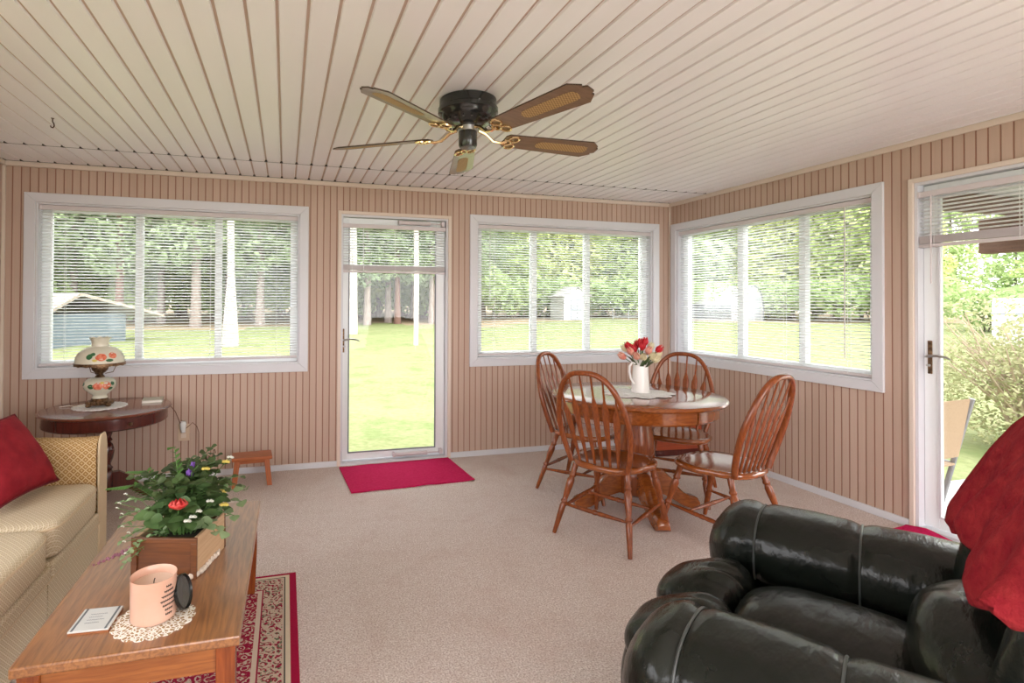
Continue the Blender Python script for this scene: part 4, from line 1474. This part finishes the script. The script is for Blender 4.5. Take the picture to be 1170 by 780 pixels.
# ------------------------------------------------------------------ ceiling fan
def ceiling_fan():
    FX, FY = .825, 2.385
    root = thing('ceiling_fan', 'black flush mount ceiling fan with five cane inset blades and brass brackets', 'ceiling fan', (FX, FY, ZC))
    mb = MB()
    mb.lathe([(.128, 0), (.134, -.004), (.136, -.04), (.142, -.046), (.142, -.064), (.136, -.070), (.134, -.080), (.120, -.100), (.092, -.118), (.060, -.128), (.0001, -.129)], n=56)
    mb.build('motor_housing', M['black'], root, sharp=35)
    for k in range(18):
        a = 2*pi*k/18
        mb = MB()
        q = Matrix.Rotation(a, 3, 'Z')
        mb.box(q @ Vector((.108, 0, -.108)), (.034, .007, .004), q @ Matrix.Rotation(R(36), 3, 'Y'))
        if k == 0: slots = mb
        else:
            slots.box(q @ Vector((.108, 0, -.108)), (.034, .007, .004), q @ Matrix.Rotation(R(36), 3, 'Y')); mb.bm.free()
    slots.build('vent_slots', M['dark_joint'], root, smooth=False)
    MB().lathe([(.046, -.128), (.046, -.150), (.0001, -.150)], n=32).build('switch_collar', M['silver'], root, sharp=40)
    mb = MB(); mb.lathe([(.0001, -.148), (.043, -.148), (.044, -.152), (.044, -.215), (.038, -.226), (.0001, -.228)], n=32); mb.build('switch_housing', M['black'], root, sharp=40)
    ZBL = -.172
    for k in range(5):
        a = R(2.5+72*k)
        br = MB()
        def P(r_, t_, z): return (r_*cos(a)-t_*sin(a), r_*sin(a)+t_*cos(a), z)
        # bracket: curved arm, then three brass loops
        br.tube([P(.055, 0, -.138), P(.09, 0, -.150), P(.13, 0, ZBL-.010), P(.17, 0, ZBL-.014), P(.20, 0, ZBL-.006)], [.009, .008, .007, .007, .007], 8)
        arm = br.build('blade_bracket', M['brass'], root)
        # pitched blade
        tp = -math.tan(R(13))
        def Q(r_, t_, z=0.): return P(r_, t_, ZBL + t_*tp + z)
        for (rc, tc_, rr_, tt_) in ((.200, 0, .022, .020), (.228, .030, .024, .022), (.228, -.030, .024, .022)):
            mb = MB()
            mb.tube([Q(rc+rr_*cos(2*pi*i/18), tc_+tt_*sin(2*pi*i/18), -.0085) for i in range(18)], .0055, 6, closed=True)
            mb.build('loop', M['brass'], arm)
        r0, r1, wi, wo = .185, .705, .052, .070
        ol = [(r0, -wi+.016), (r0+.014, -wi), (r1-.055, -wo), (r1-.012, -wo+.034), (r1-.018, -wo+.044), (r1, -.018), (r1, .018), (r1-.018, wo-.044), (r1-.012, wo-.034), (r1-.055, wo), (r0+.014, wi), (r0, wi-.016)]
        mb = MB()
        mb.mi = 0
        lo = [mb.v(Q(r_, t_, -.003)) for r_, t_ in ol]; hi = [mb.v(Q(r_, t_, .003)) for r_, t_ in ol]
        mb.face(list(reversed(lo))); mb.face(hi)
        mb.mi = 1
        for i in range(len(ol)):
            j = (i+1) % len(ol)
            mb.face([lo[i], lo[j], hi[j], hi[i]])
        bl = mb.build('blade', [M['blade'], M['blade_edge']], root, smooth=False)
        mb = MB()
        cw = [(.36, -.010), (.375, -.024), (.40, -.028), (.615, -.030), (.64, -.024), (.648, -.008), (.648, .008), (.64, .024), (.615, .030), (.40, .028), (.375, .024), (.36, .010)]
        mb.loft([[Q(r_, t_, -.0042) for r_, t_ in cw], [Q(r_, t_, .0042) for r_, t_ in cw]])
        mb.build('cane_inset', M['cane'], bl, smooth=False)
ceiling_fan()
mb = MB()
mb.tube([(0, 0, 0), (0, 0, -.018), (.006, 0, -.028), (.008, 0, -.040), (.002, 0, -.050), (-.006, 0, -.048), (-.009, 0, -.040)], .0032, 7)
mb.lathe([(.008, -.002), (.008, 0.0)], n=10)
o = mb.build('ceiling_hook', M['hook']); o.location = (-1.183, 3.227, ZC)
tag(o, 'small dark screw hook in the ceiling planks at upper left', 'hook')

# ------------------------------------------------------------------ outlet and night light
root = thing('wall_outlet', 'beige wall outlet plate beside the side table', 'outlet', (-.715, YB, .335))
MB().b2(-.040, .040, -.006, 0, -.062, .062).build('plate', M['beige_plate'], root, smooth=False, bevel=.003)
MB().b2(-.017, .017, -.009, -.005, -.040, -.008).build('socket', M['cream_trim'], root, smooth=False, bevel=.003)
root = thing('night_light', 'small clear night light plugged in the beige wall outlet', 'light', (-.715, YB-.006, .385))
mb = MB(); mb.lathe([(.0001, -.045), (.012, -.040), (.020, -.015), (.022, .02), (.017, .036), (.0001, .04)], c=(0, -.024, 0), n=18); mb.build('shade', M['nightlight'], root)
MB().b2(-.014, .014, -.018, 0, -.05, -.022).build('plug', M['white'], root, smooth=False, bevel=.003)
mb = MB(); mb.tube([(-.90, YB-.20, .585), (-.86, YB-.06, .60), (-.83, YB-.012, .57), (-.77, YB-.010, .49), (-.735, YB-.012, .40), (-.730, YB-.012, .365)], .0028, 6)
tag(mb.build('electric_cord', M['cordbrown']), 'thin brown cord running from the side table to the wall outlet', 'cord')
mb = MB(); mb.tube([(-.700, YB-.012, .365), (-.68, YB-.010, .38), (-.655, YB-.008, .405), (-.625, YB-.006, .375), (-.612, YB-.006, .33), (-.612, YB-.006, .20), (-.612, YB-.018, .047), (-.62, YB-.02, .004)], .0024, 6)
tag(mb.build('power_cord', M['cordbrown']), 'thin brown cord looping right of the wall outlet down the paneling', 'cord')

# ------------------------------------------------------------------ painted hurricane lamp
def doily(name, label, c, rx, ry, n, m, rz=0, th=.003, sc=.06):
    mb = MB()
    N_ = 180
    def ring(f, z): return [(rx*f*(1+sc*abs(sin(n*pi*i/N_)) if f > .9 else f*rx/rx)*cos(2*pi*i/N_) if f > .9 else rx*f*cos(2*pi*i/N_), (ry*f*(1+sc*abs(sin(n*pi*i/N_))) if f > .9 else ry*f)*sin(2*pi*i/N_), z) for i in range(N_)]
    def ring2(f, z):
        out = []
        for i in range(N_):
            t = 2*pi*i/N_
            k = f*(1+(sc*abs(sin(n*t/2)) if f > .9 else 0))
            out.append((rx*k*cos(t), ry*k*sin(t), z))
        return out
    mb.loft([ring2(1, 0), ring2(1, th), ring2(.6, th), ring2(.05, th)])
    o = mb.build(name, m, smooth=True, sharp=50)
    o.location = c; o.rotation_euler = (0, 0, rz)
    return tag(o, label, 'doily')
LX, LY = -1.165, 3.955
doily('doily', 'white scalloped doily under the painted lamp on the side table', (LX+.005, LY-.01, STH), .150, .150, 22, M['lace_white'])
def hurricane_lamp():
    root = thing('table_lamp', 'cream glass hurricane lamp painted with roses on the side table', 'lamp', (LX, LY, STH+.003), R(8))
    # footed filigree base
    mb = MB()
    mb.lathe([(.04, .012), (.078, .012), (.082, .018), (.072, .026), (.060, .034), (.052, .042), (.046, .052), (.0001, .052)], n=32)
    for k in range(4):
        a = R(45+90*k)
        mb.blob((.078*cos(a), .078*sin(a), .010), (.018, .018, .010), 2, 12, 8)
    for k in range(24):
        a = 2*pi*k/24
        mb.blob((.072*cos(a), .072*sin(a), .026), (.009, .009, .009), 2, 8, 6)
    mb.build('base', M['bronze'], root, sharp=50)
    # font
    mb = MB(); mb.lathe([(.045, .052), (.046, .058), (.040, .066), (.042, .074), (.066, .092), (.088, .115), (.096, .138), (.090, .160), (.072, .176), (.05, .183), (.03, .186), (.0001, .186)], n=44)
    font = mb.build('font', M['cream'], root, sharp=60)
    # gallery
    mb = MB(); mb.lathe([(.030, .184), (.026, .195), (.018, .203), (.020, .212), (.030, .218), (.046, .235), (.050, .255), (.044, .270), (.0001, .272)], n=28); mb.build('burner', M['bronze'], root, sharp=50)
    mb = MB()
    for k in range(3):
        a = R(20+120*k)
        mb.tube([(.03*cos(a), .03*sin(a), .208), (.075*cos(a), .075*sin(a), .215), (.088*cos(a), .088*sin(a), .245), (.10*cos(a), .10*sin(a), .268)], .0025, 6)
    mb.tube([(.105*cos(2*pi*i/40), .105*sin(2*pi*i/40), .268) for i in range(40)], .003, 6, closed=True)
    mb.build('shade_holder', M['bronze'], root)
    mb = MB()
    rings = []
    for r_, z in ((.143, .266), (.147, .262), (.147, .282), (.142, .284)):
        rings.append([(r_*cos(2*pi*i/64), r_*sin(2*pi*i/64), z + (.004*abs(sin(i*pi/4)) if z < .275 else 0)) for i in range(64)])
    rings.append(rings[0]); mb.loft(rings, cap=False)
    mb.build('shade_rim', M['bronze'], root, sharp=50)
    # domed shade and ruffled chimney
    mb = MB(); mb.lathe([(.139, .280), (.142, .282), (.138, .315), (.120, .350), (.090, .375), (.062, .386), (.055, .390), (.052, .388), (.085, .371), (.115, .346), (.133, .314), (.137, .282)], n=56, cap=False)
    sh = mb.build('lamp_shade', M['cream'], root, sharp=60)
    mb = MB()
    rings = []
    for r_, z in ((.050, .386), (.048, .400), (.050, .42), (.056, .436), (.060, .445), (.056, .446), (.046, .42), (.044, .39)):
        amp = .004 if z > .43 else 0
        rings.append([((r_+amp*sin(i*2*pi*8/64))*cos(2*pi*i/64), (r_+amp*sin(i*2*pi*8/64))*sin(2*pi*i/64), z + amp*.8*sin(i*2*pi*8/64)) for i in range(64)])
    mb.loft(rings, cap=False); mb.build('chimney_top', M['cream'], root, sharp=60)
    # painted roses and leaves, raised a hair above the glass
    def patch(par, m, prof, a, z, ra, rz_, seed, nm, n=14):
        mb = MB()
        def rad(zz):
            for (r0, z0), (r1, z1) in zip(prof, prof[1:]):
                if z0 <= zz <= z1:
                    return r0+(r1-r0)*(zz-z0)/(z1-z0)
            return prof[-1][0]
        cv = mb.v((rad(z)*1.012*cos(a), rad(z)*1.012*sin(a), z))
        ring = []
        for i in range(n):
            t = 2*pi*i/n
            k = 1+.22*noise.noise(Vector((cos(t)*2+seed, sin(t)*2, 0)))
            aa, zz = a+ra*k*cos(t), z+rz_*k*sin(t)
            r_ = rad(zz)*1.010+.0004
            ring.append(mb.v((r_*cos(aa), r_*sin(aa), zz)))
        for i in range(n):
            mb.face([cv, ring[i], ring[(i+1) % n]])
        mb.build(nm, m, par)
    PF = [(.042, .074), (.066, .092), (.088, .115), (.096, .138), (.090, .160), (.072, .176), (.05, .183)]
    PS = [(.142, .282), (.138, .315), (.120, .350), (.090, .375)]
    for base in (-72, 48, 168):
        for da, z, ra, rz_, m in ((-18, .138, .22, .020, 'rose'), (14, .140, .20, .021, 'rose'), (-42, .135, .16, .012, 'leafpaint'), (38, .150, .12, .010, 'leafpaint'), (30, .118, .14, .008, 'leafpaint'), (-2, .158, .1, .006, 'yellow')):
            patch(font, M[m], PF, R(base+da), z, ra*1.35, rz_*1.25, da*.1, 'painted_rose' if m == 'rose' else 'painted_leaf')
        for da, z, ra, rz_, m in ((-8, .325, .17, .020, 'rose'), (22, .335, .15, .017, 'rose'), (-36, .330, .11, .015, 'leafpaint'), (-28, .345, .09, .009, 'leafpaint'), (12, .305, .12, .008, 'leafpaint'), (-22, .307, .08, .007, 'yellow')):
            patch(sh, M[m], PS, R(base+da), z, ra*1.3, rz_*1.15, da*.17, 'painted_rose' if m == 'rose' else 'painted_leaf')
hurricane_lamp()
mb = MB(); mb.tube([(LX-.07, LY-.05, STH+.012), (LX-.13, LY-.03, STH+.008), (LX-.18, LY+.02, STH+.007), (LX-.23, LY+.0, STH+.004)], .0024, 6)
tag(mb.build('lamp_lead', M['paper']), 'short pale lead lying beside the painted lamp on the side table', 'cord')
root = thing('notebook', 'thin pale notebook lying on the right edge of the side table', 'book', (-.873, 4.06, STH), R(8))
MB().b2(-.062, .062, -.07, .07, 0, .003).build('cover', M['bookcover'], root, smooth=False)
MB().b2(-.060, .058, -.067, .067, .003, .016).build('pages', M['paper'], root, smooth=False)
MB().b2(-.062, .062, -.07, .07, .016, .019).build('cover', M['bookcover'], root, smooth=False)

# ------------------------------------------------------------------ on the dining table
TH_ = .7205
def leaf_doily():
    mb = MB()
    for k in range(9):
        a = 2*pi*k/9+.2
        ol = []
        for i in range(26):
            t = 2*pi*i/26
            r_ = 1+.07*sin(9*t)
            ol.append(Vector((.185+.105*cos(t)*r_, .082*sin(t)*r_, 0)))
        q = Matrix.Rotation(a, 3, 'Z')
        z0 = .0006*k
        mb.loft([[q @ p + Vector((0, 0, z0)) for p in ol], [q @ p + Vector((0, 0, z0+.0024)) for p in ol]])
    mb.lathe([(.13, 0), (.13, .007), (.0001, .0072)], n=40)
    return mb.build('table_doily', M['lace_white'], sharp=50)
o = leaf_doily(); o.location = (2.175, 2.945, TH_); o.scale = (.80, .72, 1)
tag(o, 'white leaf edged doily under the pitcher on the dining table', 'doily')
VX, VY, VZ = 2.20, 2.955, TH_+.0074
def pitcher():
    root = thing('pitcher', 'tall white ceramic pitcher holding tulips on the dining table', 'pitcher', (VX, VY, VZ))
    mb = MB(); mb.lathe([(.0001, 0), (.054, 0), (.056, .004), (.055, .02), (.052, .08), (.047, .14), (.043, .185), (.0435, .205), (.047, .222), (.044, .222), (.040, .203), (.039, .185), (.043, .14), (.048, .08), (.051, .02), (.0001, .012)], n=48)
    mb.build('body', M['ceramic'], root, sharp=60)
    mb = MB(); mb.tube([(-.046, -.01, .185), (-.075, -.018, .192), (-.098, -.024, .170), (-.100, -.025, .135), (-.088, -.022, .095), (-.070, -.016, .070), (-.058, -.012, .058)], [.007, .007, .007, .007, .0065, .006, .008], 9); mb.build('handle', M['ceramic'], root)
    mb = MB(); mb.loft([[(.042, -.02, .20), (.050, 0, .19), (.042, .02, .20), (.040, 0, .205)], [(.048, -.018, .222), (.074, 0, .227), (.048, .018, .222), (.046, 0, .222)]]); mb.build('spout', M['ceramic'], root)
pitcher()
def tulip(label, m, top, ang):
    base = Vector((VX, VY, VZ+.10))
    top = Vector(top)
    root = thing('tulip', label, 'flower', base, 0, 'tulips in the white pitcher')
    d = top-base
    mid = Vector((d.x*.35, d.y*.35, d.z*.62))
    s_ = MB(); s_.tube([(0, 0, 0), mid*.6, mid, d*.98], .003, 6); s_.build('stem', M['stem'], root)
    ax = (d-mid).normalized()
    q = ax.to_track_quat('Z', 'Y') @ Matrix.Rotation(ang, 3, 'Z').to_quaternion()
    mb = MB()
    for k in range(6):
        a = 2*pi*k/6
        inn = .86 if k % 2 else 1.
        rows = []
        for j in range(8):
            t = j/7
            r_ = (.0225*sin(pi*min(1, t*.80+.10))**.8)*inn
            half = .62*sin(pi*min(.97, t*.86+.12))
            rows.append([q @ Vector((r_*cos(a+half*s), r_*sin(a+half*s), .058*t - .006 + .004*(1-abs(s))*t)) + d for s in (-1, -.5, 0, .5, 1)])
        mb.loft(rows, closed=False)
    mb.build('bloom', m, root, fix=False, sharp=80)
    return root
def tulip_leaf(root, a, h):
    mb = MB(); rows = []
    for j in range(8):
        t = j/7
        w_ = .013*sin(pi*min(.98, t*.9+.08))
        c_ = Vector((cos(a), sin(a), 0))*(.02+.085*t*t) + Vector((0, 0, h*t*(1.1-.25*t)))
        n_ = Vector((-sin(a), cos(a), 0))
        rows.append([c_-n_*w_, c_+Vector((0, 0, -.003)), c_+n_*w_])
    mb.loft(rows, closed=False)
    mb.build('leaf', M['leaf_dark'], root, fix=False)
rg = random.Random(5)
tl = {'r': ('red tulip standing in the white pitcher', M['tul_red']), 'p': ('pink tulip standing in the white pitcher', M['tul_pink']), 'c': ('cream tulip standing in the white pitcher', M['tul_cream'])}
# (lateral right, height, depth towards camera) of each bloom, relative to the pitcher
for k, (c, l_, h_, dp) in enumerate((('p', -.115, .255, .02), ('p', -.06, .285, .04), ('p', -.022, .262, .07), ('c', .018, .258, .075), ('c', .072, .262, .05), ('c', .108, .268, -.02),
                                     ('r', -.078, .315, -.02), ('r', -.040, .300, .0), ('r', .0, .335, -.02), ('r', .028, .345, .0), ('r', .012, .318, .03), ('c', .065, .315, -.03),
                                     ('r', .120, .305, -.01), ('c', -.105, .300, -.05), ('c', .094, .245, .04), ('r', -.02, .325, -.06), ('p', .05, .290, .02))):
    vd = Vector((2.2, 2.955, 0)).normalized()
    rt = Vector((vd.y, -vd.x, 0))
    p = Vector((VX, VY, VZ)) + rt*l_*.80 - vd*dp + Vector((0, 0, h_*.96-.030))
    tr_ = tulip(tl[c][0], tl[c][1], p, rg.uniform(0, 2))
    tulip_leaf(tr_, rg.uniform(0, 6.28), rg.uniform(.12, .17))

# ------------------------------------------------------------------ on the coffee table
CT = .400
doily('doily', 'cream crocheted doily under the candle on the coffee table', (-.347, 1.655, CT), .098, .092, 18, M['lace'], R(10), .003, .09)
def candle():
    root = thing('candle', 'pale pink jar candle with dark script standing on the crocheted doily', 'candle', (-.352, 1.668, CT+.0035))
    mb = MB(); mb.lathe([(.0001, 0), (.054, 0), (.058, .004), (.059, .012), (.059, .116), (.0595, .118), (.0575, .116), (.057, .095)], n=56, cap=False)
    mb.build('jar', M['candle'], root, sharp=60)
    mb = MB(); mb.lathe([(.0572, .080), (.0572, .095), (.03, .092), (.0001, .092)], n=40, cap=False); wx = mb.build('wax', M['wax'], root)
    MB().tube([(0, 0, .09), (.001, 0, .100), (.003, .001, .106)], .0012, 6).build('wick', M['ink'], wx)
    # illegible script lines on the side facing right
    for k in range(7):
        mb = MB()
        z = .098-.0125*k
        n_ = (10, 16, 24, 28, 22, 14, 12)[k]
        pts = []
        for i in range(n_*3):
            a = R(-38) + (i/(n_*3.)-.5)*.030*n_*1.0
            zz = z + .0026*sin(i*1.9)*(1+.6*sin(i*.7+k))
            pts.append((.0596*cos(a), .0596*sin(a), zz))
        mb.tube(pts, .0006, 4)
        mb.build('script', M['ink'], root)
candle()
root = thing('jar_cover', 'dark metal jar lid leaning against the pink candle', 'jar lid')
mb = MB(); mb.lathe([(.0001, 0), (.046, 0), (.048, .002), (.048, .010), (.045, .011), (.043, .006), (.0001, .005)], n=44); mb.build('cap', M['lidm'], root, sharp=40)
MB().lathe([(.0001, .0052), (.041, .0052), (.041, .0062), (.0001, .0062)], n=40).build('liner', M['lidin'], root, sharp=40)
nv = Vector((.96, -.22, .26)).normalized()
root.matrix_world = Matrix.Translation((-.284, 1.690, CT+.0035+.047)) @ nv.to_track_quat('Z', 'Y').to_matrix().to_4x4()
def plaque():
    root = thing('tile_coaster', 'pale flat tile coaster with two grey stripes at the near end of the coffee table', 'coaster', (-.4985, 1.685, CT), R(-4))
    MB().b2(-.050, .050, -.055, .055, 0, .005).build('cork_back', M['plaque_edge'], root, smooth=False)
    MB().b2(-.050, .050, -.055, .055, .005, .010).build('tile', M['plaque'], root, smooth=False, bevel=.001)
    for xx in (-.041, .041):
        MB().b2(xx-.0028, xx+.0028, -.0545, .0545, .0100, .0104).build('stripe', M['stripe'], root, smooth=False)
    for k in range(4):
        mb = MB(); mb.tube([(-.022+.001*i, .022-.014*k+.0015*sin(i*1.3+k), .0104) for i in range(44-8*(k % 2))], .0004, 4)
        mb.build('script', M['shedline'], root)
plaque()
# wooden planter box
PX, PY, PR_ = -.336, 2.005, R(-17)
def planter():
    root = thing('planter_box', 'square brown wooden planter box full of greenery on the coffee table', 'planter', (PX, PY, CT), PR_)
    X, Y, H = .103, .115, .128
    MB().b2(-X, X, -Y, -Y+.012, 0, H).build('front_panel', M['boxwood'], root, smooth=False, bevel=.002)
    MB().b2(-X, X, Y-.012, Y, 0, H).build('rear_panel', M['boxwood'], root, smooth=False, bevel=.002)
    MB().b2(X-.012, X, -Y+.012, Y-.012, 0, H).build('side_panel', M['boxpale'], root, smooth=False, bevel=.002)
    MB().b2(-X, -X+.012, -Y+.012, Y-.012, 0, H).build('side_panel', M['boxpale'], root, smooth=False, bevel=.002)
    mb = MB(); mb.b2(-X-.004, X+.004, -Y-.006, -Y, H-.014, H+.002); mb.b2(-X-.004, -X+.016, -Y-.006, -Y, 0, H-.014); mb.b2(X-.016, X+.004, -Y-.006, -Y, 0, H-.014)
    mb.build('front_trim', M['boxwood'], root, smooth=False, bevel=.002)
    MB().b2(-X+.012, X-.012, -Y+.012, Y-.012, .01, H-.025).build('moss', M['soil'], root, smooth=False)
planter()
PB = Vector((PX, PY, CT+.10))
rg = random.Random(3)
def leaf_blade(mb, p, d, n_, L_, w_, cup=.15, k=6):
    d = Vector(d).normalized(); n_ = Vector(n_)
    s_ = d.cross(n_).normalized(); n_ = s_.cross(d).normalized()
    rows = []
    for j in range(k+1):
        t = j/k
        ww = w_*sin(pi*min(.985, t*.93+.05))**.8
        c_ = Vector(p) + d*(L_*t) - n_*(L_*cup*t*t)
        rows.append([c_-s_*ww+n_*ww*.25, c_, c_+s_*ww+n_*ww*.25])
    mb.loft(rows, closed=False)
def sprig(name, label, cat, ends, leaf_m, L_, w_, per, stem_m='stem', roundish=False, droop=0., rs=1):
    r_ = random.Random(rs)
    root = thing(name, label, cat, PB, 0, 'artificial plants in the wooden planter box')
    sm, lm = MB(), MB()
    for e in ends:
        e = Vector(e)
        b = Vector((e.x*.18, e.y*.18, -.02))
        m_ = Vector((e.x*.45, e.y*.45, e.z*.72+.03))
        P = [b, b.lerp(m_, .5), m_, m_.lerp(e, .55)+Vector((0, 0, .008)), e]
        sm.tube(P, [.0026, .0024, .002, .0016, .001], 5)
        for i in range(per):
            t = .30+.70*i/max(1, per-1)
            f = t*4; q = min(3, int(f)); f -= q
            p = P[q].lerp(P[q+1], f)
            tn = (P[q+1]-P[q]).normalized()
            a = i*2.4+r_.uniform(-.5, .5)
            sd_ = Vector((cos(a), sin(a), .35*r_.uniform(-1, 1)+.2))
            leaf_blade(lm, p, tn*.5+sd_, Vector((r_.uniform(-.4, .4), r_.uniform(-.7, .1), 1)), L_*r_.uniform(.7, 1.15), w_*r_.uniform(.8, 1.15), .2+droop)
    sm.build('stems', M[stem_m], root)
    lm.build('leaves', leaf_m, root, fix=False, sharp=80)
    return root
def rend(n, rmin, rmax, z0, z1, a0=0, a1=360):
    return [(r_*cos(a), r_*sin(a), z) for r_, a, z in ((rg.uniform(rmin, rmax), R(rg.uniform(a0, a1)), rg.uniform(z0, z1)) for _ in range(n))]
sprig('leafy_bush', 'dense dark green small leaved plant filling the planter box', 'plant', rend(40, .03, .15, .09, .20), M['leaf_dark'], .034, .013, 10, rs=1)
sprig('leafy_bush', 'dark boxwood like plant at the right rear of the planter box', 'plant', rend(34, .06, .19, .10, .25, -30, 110), M['leaf_dark'], .028, .012, 11, rs=2)
sprig('leafy_bush', 'mid green small leaved plant at the front right of the planter box', 'plant', rend(20, .06, .15, .06, .20, -100, 20), M['leaf'], .032, .014, 9, rs=8)
sprig('eucalyptus', 'pale eucalyptus drooping over the right edge of the planter box', 'plant', [(.17, -.03, .05), (.19, .02, .08), (.15, -.09, .02), (.12, -.13, .04), (.20, .05, .11)], M['leaf_pale'], .036, .017, 8, rs=3)
sprig('broad_leaf_plant', 'broad leaved green plant over the front of the planter box', 'plant', [(-.02, -.13, .085), (.04, -.135, .08), (-.07, -.12, .10), (.08, -.11, .10), (0, -.11, .14), (-.09, -.11, .09), (.03, -.12, .12)], M['leaf'], .052, .022, 6, rs=4)
sprig('airy_filler', 'fine grey green filler sprays on the left of the planter box', 'plant', [(-.17, -.05, .09), (-.16, -.10, .03), (-.14, -.14, .0), (-.19, .0, .12), (-.15, -.12, -.04), (-.18, -.02, .05)], M['leaf_pale'], .020, .006, 16, rs=5)
# ferns
def fern(label, e, n=18, L_=.055):
    root = thing('fern_frond', label, 'fern', PB, 0, 'artificial plants in the wooden planter box')
    e = Vector(e)
    P = [Vector((e.x*.15, e.y*.15, 0)), Vector((e.x*.35, e.y*.35, e.z*.6+.02)), Vector((e.x*.65, e.y*.65, e.z*.95+.015)), e]
    sm, lm = MB(), MB()
    sm.tube(P, [.002, .0018, .0014, .0008], 5)
    for i in range(n):
        t = .28+.72*i/(n-1)
        f = t*3; q = min(2, int(f)); f -= q
        p = P[q].lerp(P[q+1], f)
        tn = (P[q+1]-P[q]).normalized()
        up = Vector((0, 0, 1)); s_ = tn.cross(up).normalized()
        k = L_*(1-.75*(i/(n-1)))
        for sg in (-1, 1):
            leaf_blade(lm, p, s_*sg + tn*.55, up, k, .0055, .12, 4)
    sm.build('stem', M['stem'], root)
    lm.build('leaflets', M['fern'], root, fix=False)
fern('bright green fern frond reaching left out of the planter box', (-.235, .04, .155))
fern('bright green upright fern tip at the top of the planter box', (-.045, .02, .285), 12, .04)
fern('green fern frond behind the long left one in the planter box', (-.19, .10, .19), 16)
# coral flower
root = thing('coral_flower', 'single coral red flower at the centre of the planter box', 'flower', PB, 0)
fc = Vector((.012, -.135, .135))
MB().tube([(0, -.02, 0), (0, -.08, .08), fc], .0025, 6).build('stem', M['stem'], root)
mb = MB()
for ringk, (rr_, hh, nn) in enumerate(((.011, .030, 5), (.021, .028, 7), (.029, .020, 9))):
    for k in range(nn):
        a = 2*pi*k/nn+ringk*.4
        rows = []
        for j in range(6):
            t = j/5
            r_ = rr_*sin(pi*(.12+.62*t))
            half = .62*sin(pi*min(.96, t*.85+.14))*(1.1 if ringk else 1.4)
            rows.append([fc+Vector((r_*cos(a+half*s), r_*sin(a+half*s)-.012*t, hh*(t*1.2-.35)+.003*(1-abs(s)))) for s in (-1, -.5, 0, .5, 1)])
        mb.loft(rows, closed=False)
mb.build('bloom', M['coral'], root, fix=False, sharp=80)
# purple sprigs, yellow and white small blooms
def spike(label, e, m, n=18, tip=.5):
    root = thing('lavender_sprig', label, 'flower', PB, 0)
    e = Vector(e)
    P = [Vector((e.x*.1, e.y*.1, 0)), Vector((e.x*.5, e.y*.5, e.z*.7+.02)), e]
    MB().tube(P, [.0022, .0018, .001], 5).build('stem', M['twig'], root)
    mb = MB()
    for i in range(n):
        t = tip+(1-tip)*i/(n-1)
        p = P[1].lerp(P[2], (t-.5)*2) if t >= .5 else P[0].lerp(P[1], t*2)
        a = i*2.4
        s_ = .0075*(1.1-.6*i/n)
        mb.blob(p+Vector((cos(a)*s_, sin(a)*s_, .002)), (s_*.8, s_*.8, s_), 2, 7, 5)
    mb.build('florets', m, root)
spike('purple flower spike standing at the top of the planter box', (.035, -.01, .235), M['purple'], 18, .6)
spike('mauve lavender sprig drooping left from the planter box towards the sofa', (-.245, -.06, -.055), M['mauve'], 26, .5)
spike('thin brown twig tip rising above the greenery in the planter box', (.10, .04, .26), M['twig'], 5, .75)
def berries(name, label, pts, m, r0):
    root = thing(name, label, 'flower', PB, 0)
    for p in pts:
        p = Vector(p)
        sm, bm_ = MB(), MB()
        sm.tube([(p.x*.3, p.y*.3, .02), (p.x*.7, p.y*.7, p.z*.8), p], .0011, 4)
        for k in range(5):
            a = k*1.26
            bm_.blob(p+Vector((cos(a)*r0*.8, sin(a)*r0*.8, .001*k)), (r0*.62, r0*.62, r0*.45), 2, 7, 5)
        st = sm.build('stem', M['stem'], root); bm_.build('bloom', m, st)
berries('yellow_flowers', 'small yellow blooms on the right of the planter box', [(.075, -.02, .215), (.135, .03, .22), (.14, -.06, .10), (.13, -.01, .13)], M['yellow'], .011)
berries('white_flowers', 'cluster of small white blooms beside the coral flower', [(.055, -.145, .10), (.07, -.14, .115), (.04, -.15, .09), (.15, .03, .235), (.10, -.10, .13)], M['whitepet'], .009)
berries('babys_breath', 'tiny white filler flowers on the left of the planter box', [(-.17, -.06, .10), (-.185, -.03, .125), (-.16, -.09, .07), (-.20, 0, .10), (-.15, -.11, .03), (-.14, -.13, .0), (-.17, -.02, .15), (-.135, -.12, .06), (-.155, -.1, -.02)], M['whitepet'], .0042)
# wood bead garland
root = thing('bead_garland', 'string of pale wooden beads lying beside the planter box', 'garland', (0, 0, CT))
path = [(-.345, 1.868), (-.305, 1.858), (-.277, 1.868), (-.257, 1.900), (-.248, 1.935), (-.238, 1.975), (-.224, 2.01), (-.226, 2.05), (-.236, 2.085), (-.232, 2.125), (-.236, 2.165), (-.246, 2.20), (-.258, 2.235), (-.268, 2.265)]
pts = [Vector((x, y, .0105)) for x, y in path]
MB().tube(pts, .0012, 5).build('string', M['cordm'], root)
acc, step, k = 0, .0205, 0
for a, b in zip(pts, pts[1:]):
    L_ = (b-a).length
    while acc < L_:
        p = a.lerp(b, acc/L_)
        r_ = .0092 if k % 5 else .0104
        mb = MB(); mb.blob((p.x, p.y, r_+.0004), (r_, r_, r_), 2.1, 14, 10); mb.build('bead', M['bead'], root)
        acc += step; k += 1
    acc -= L_
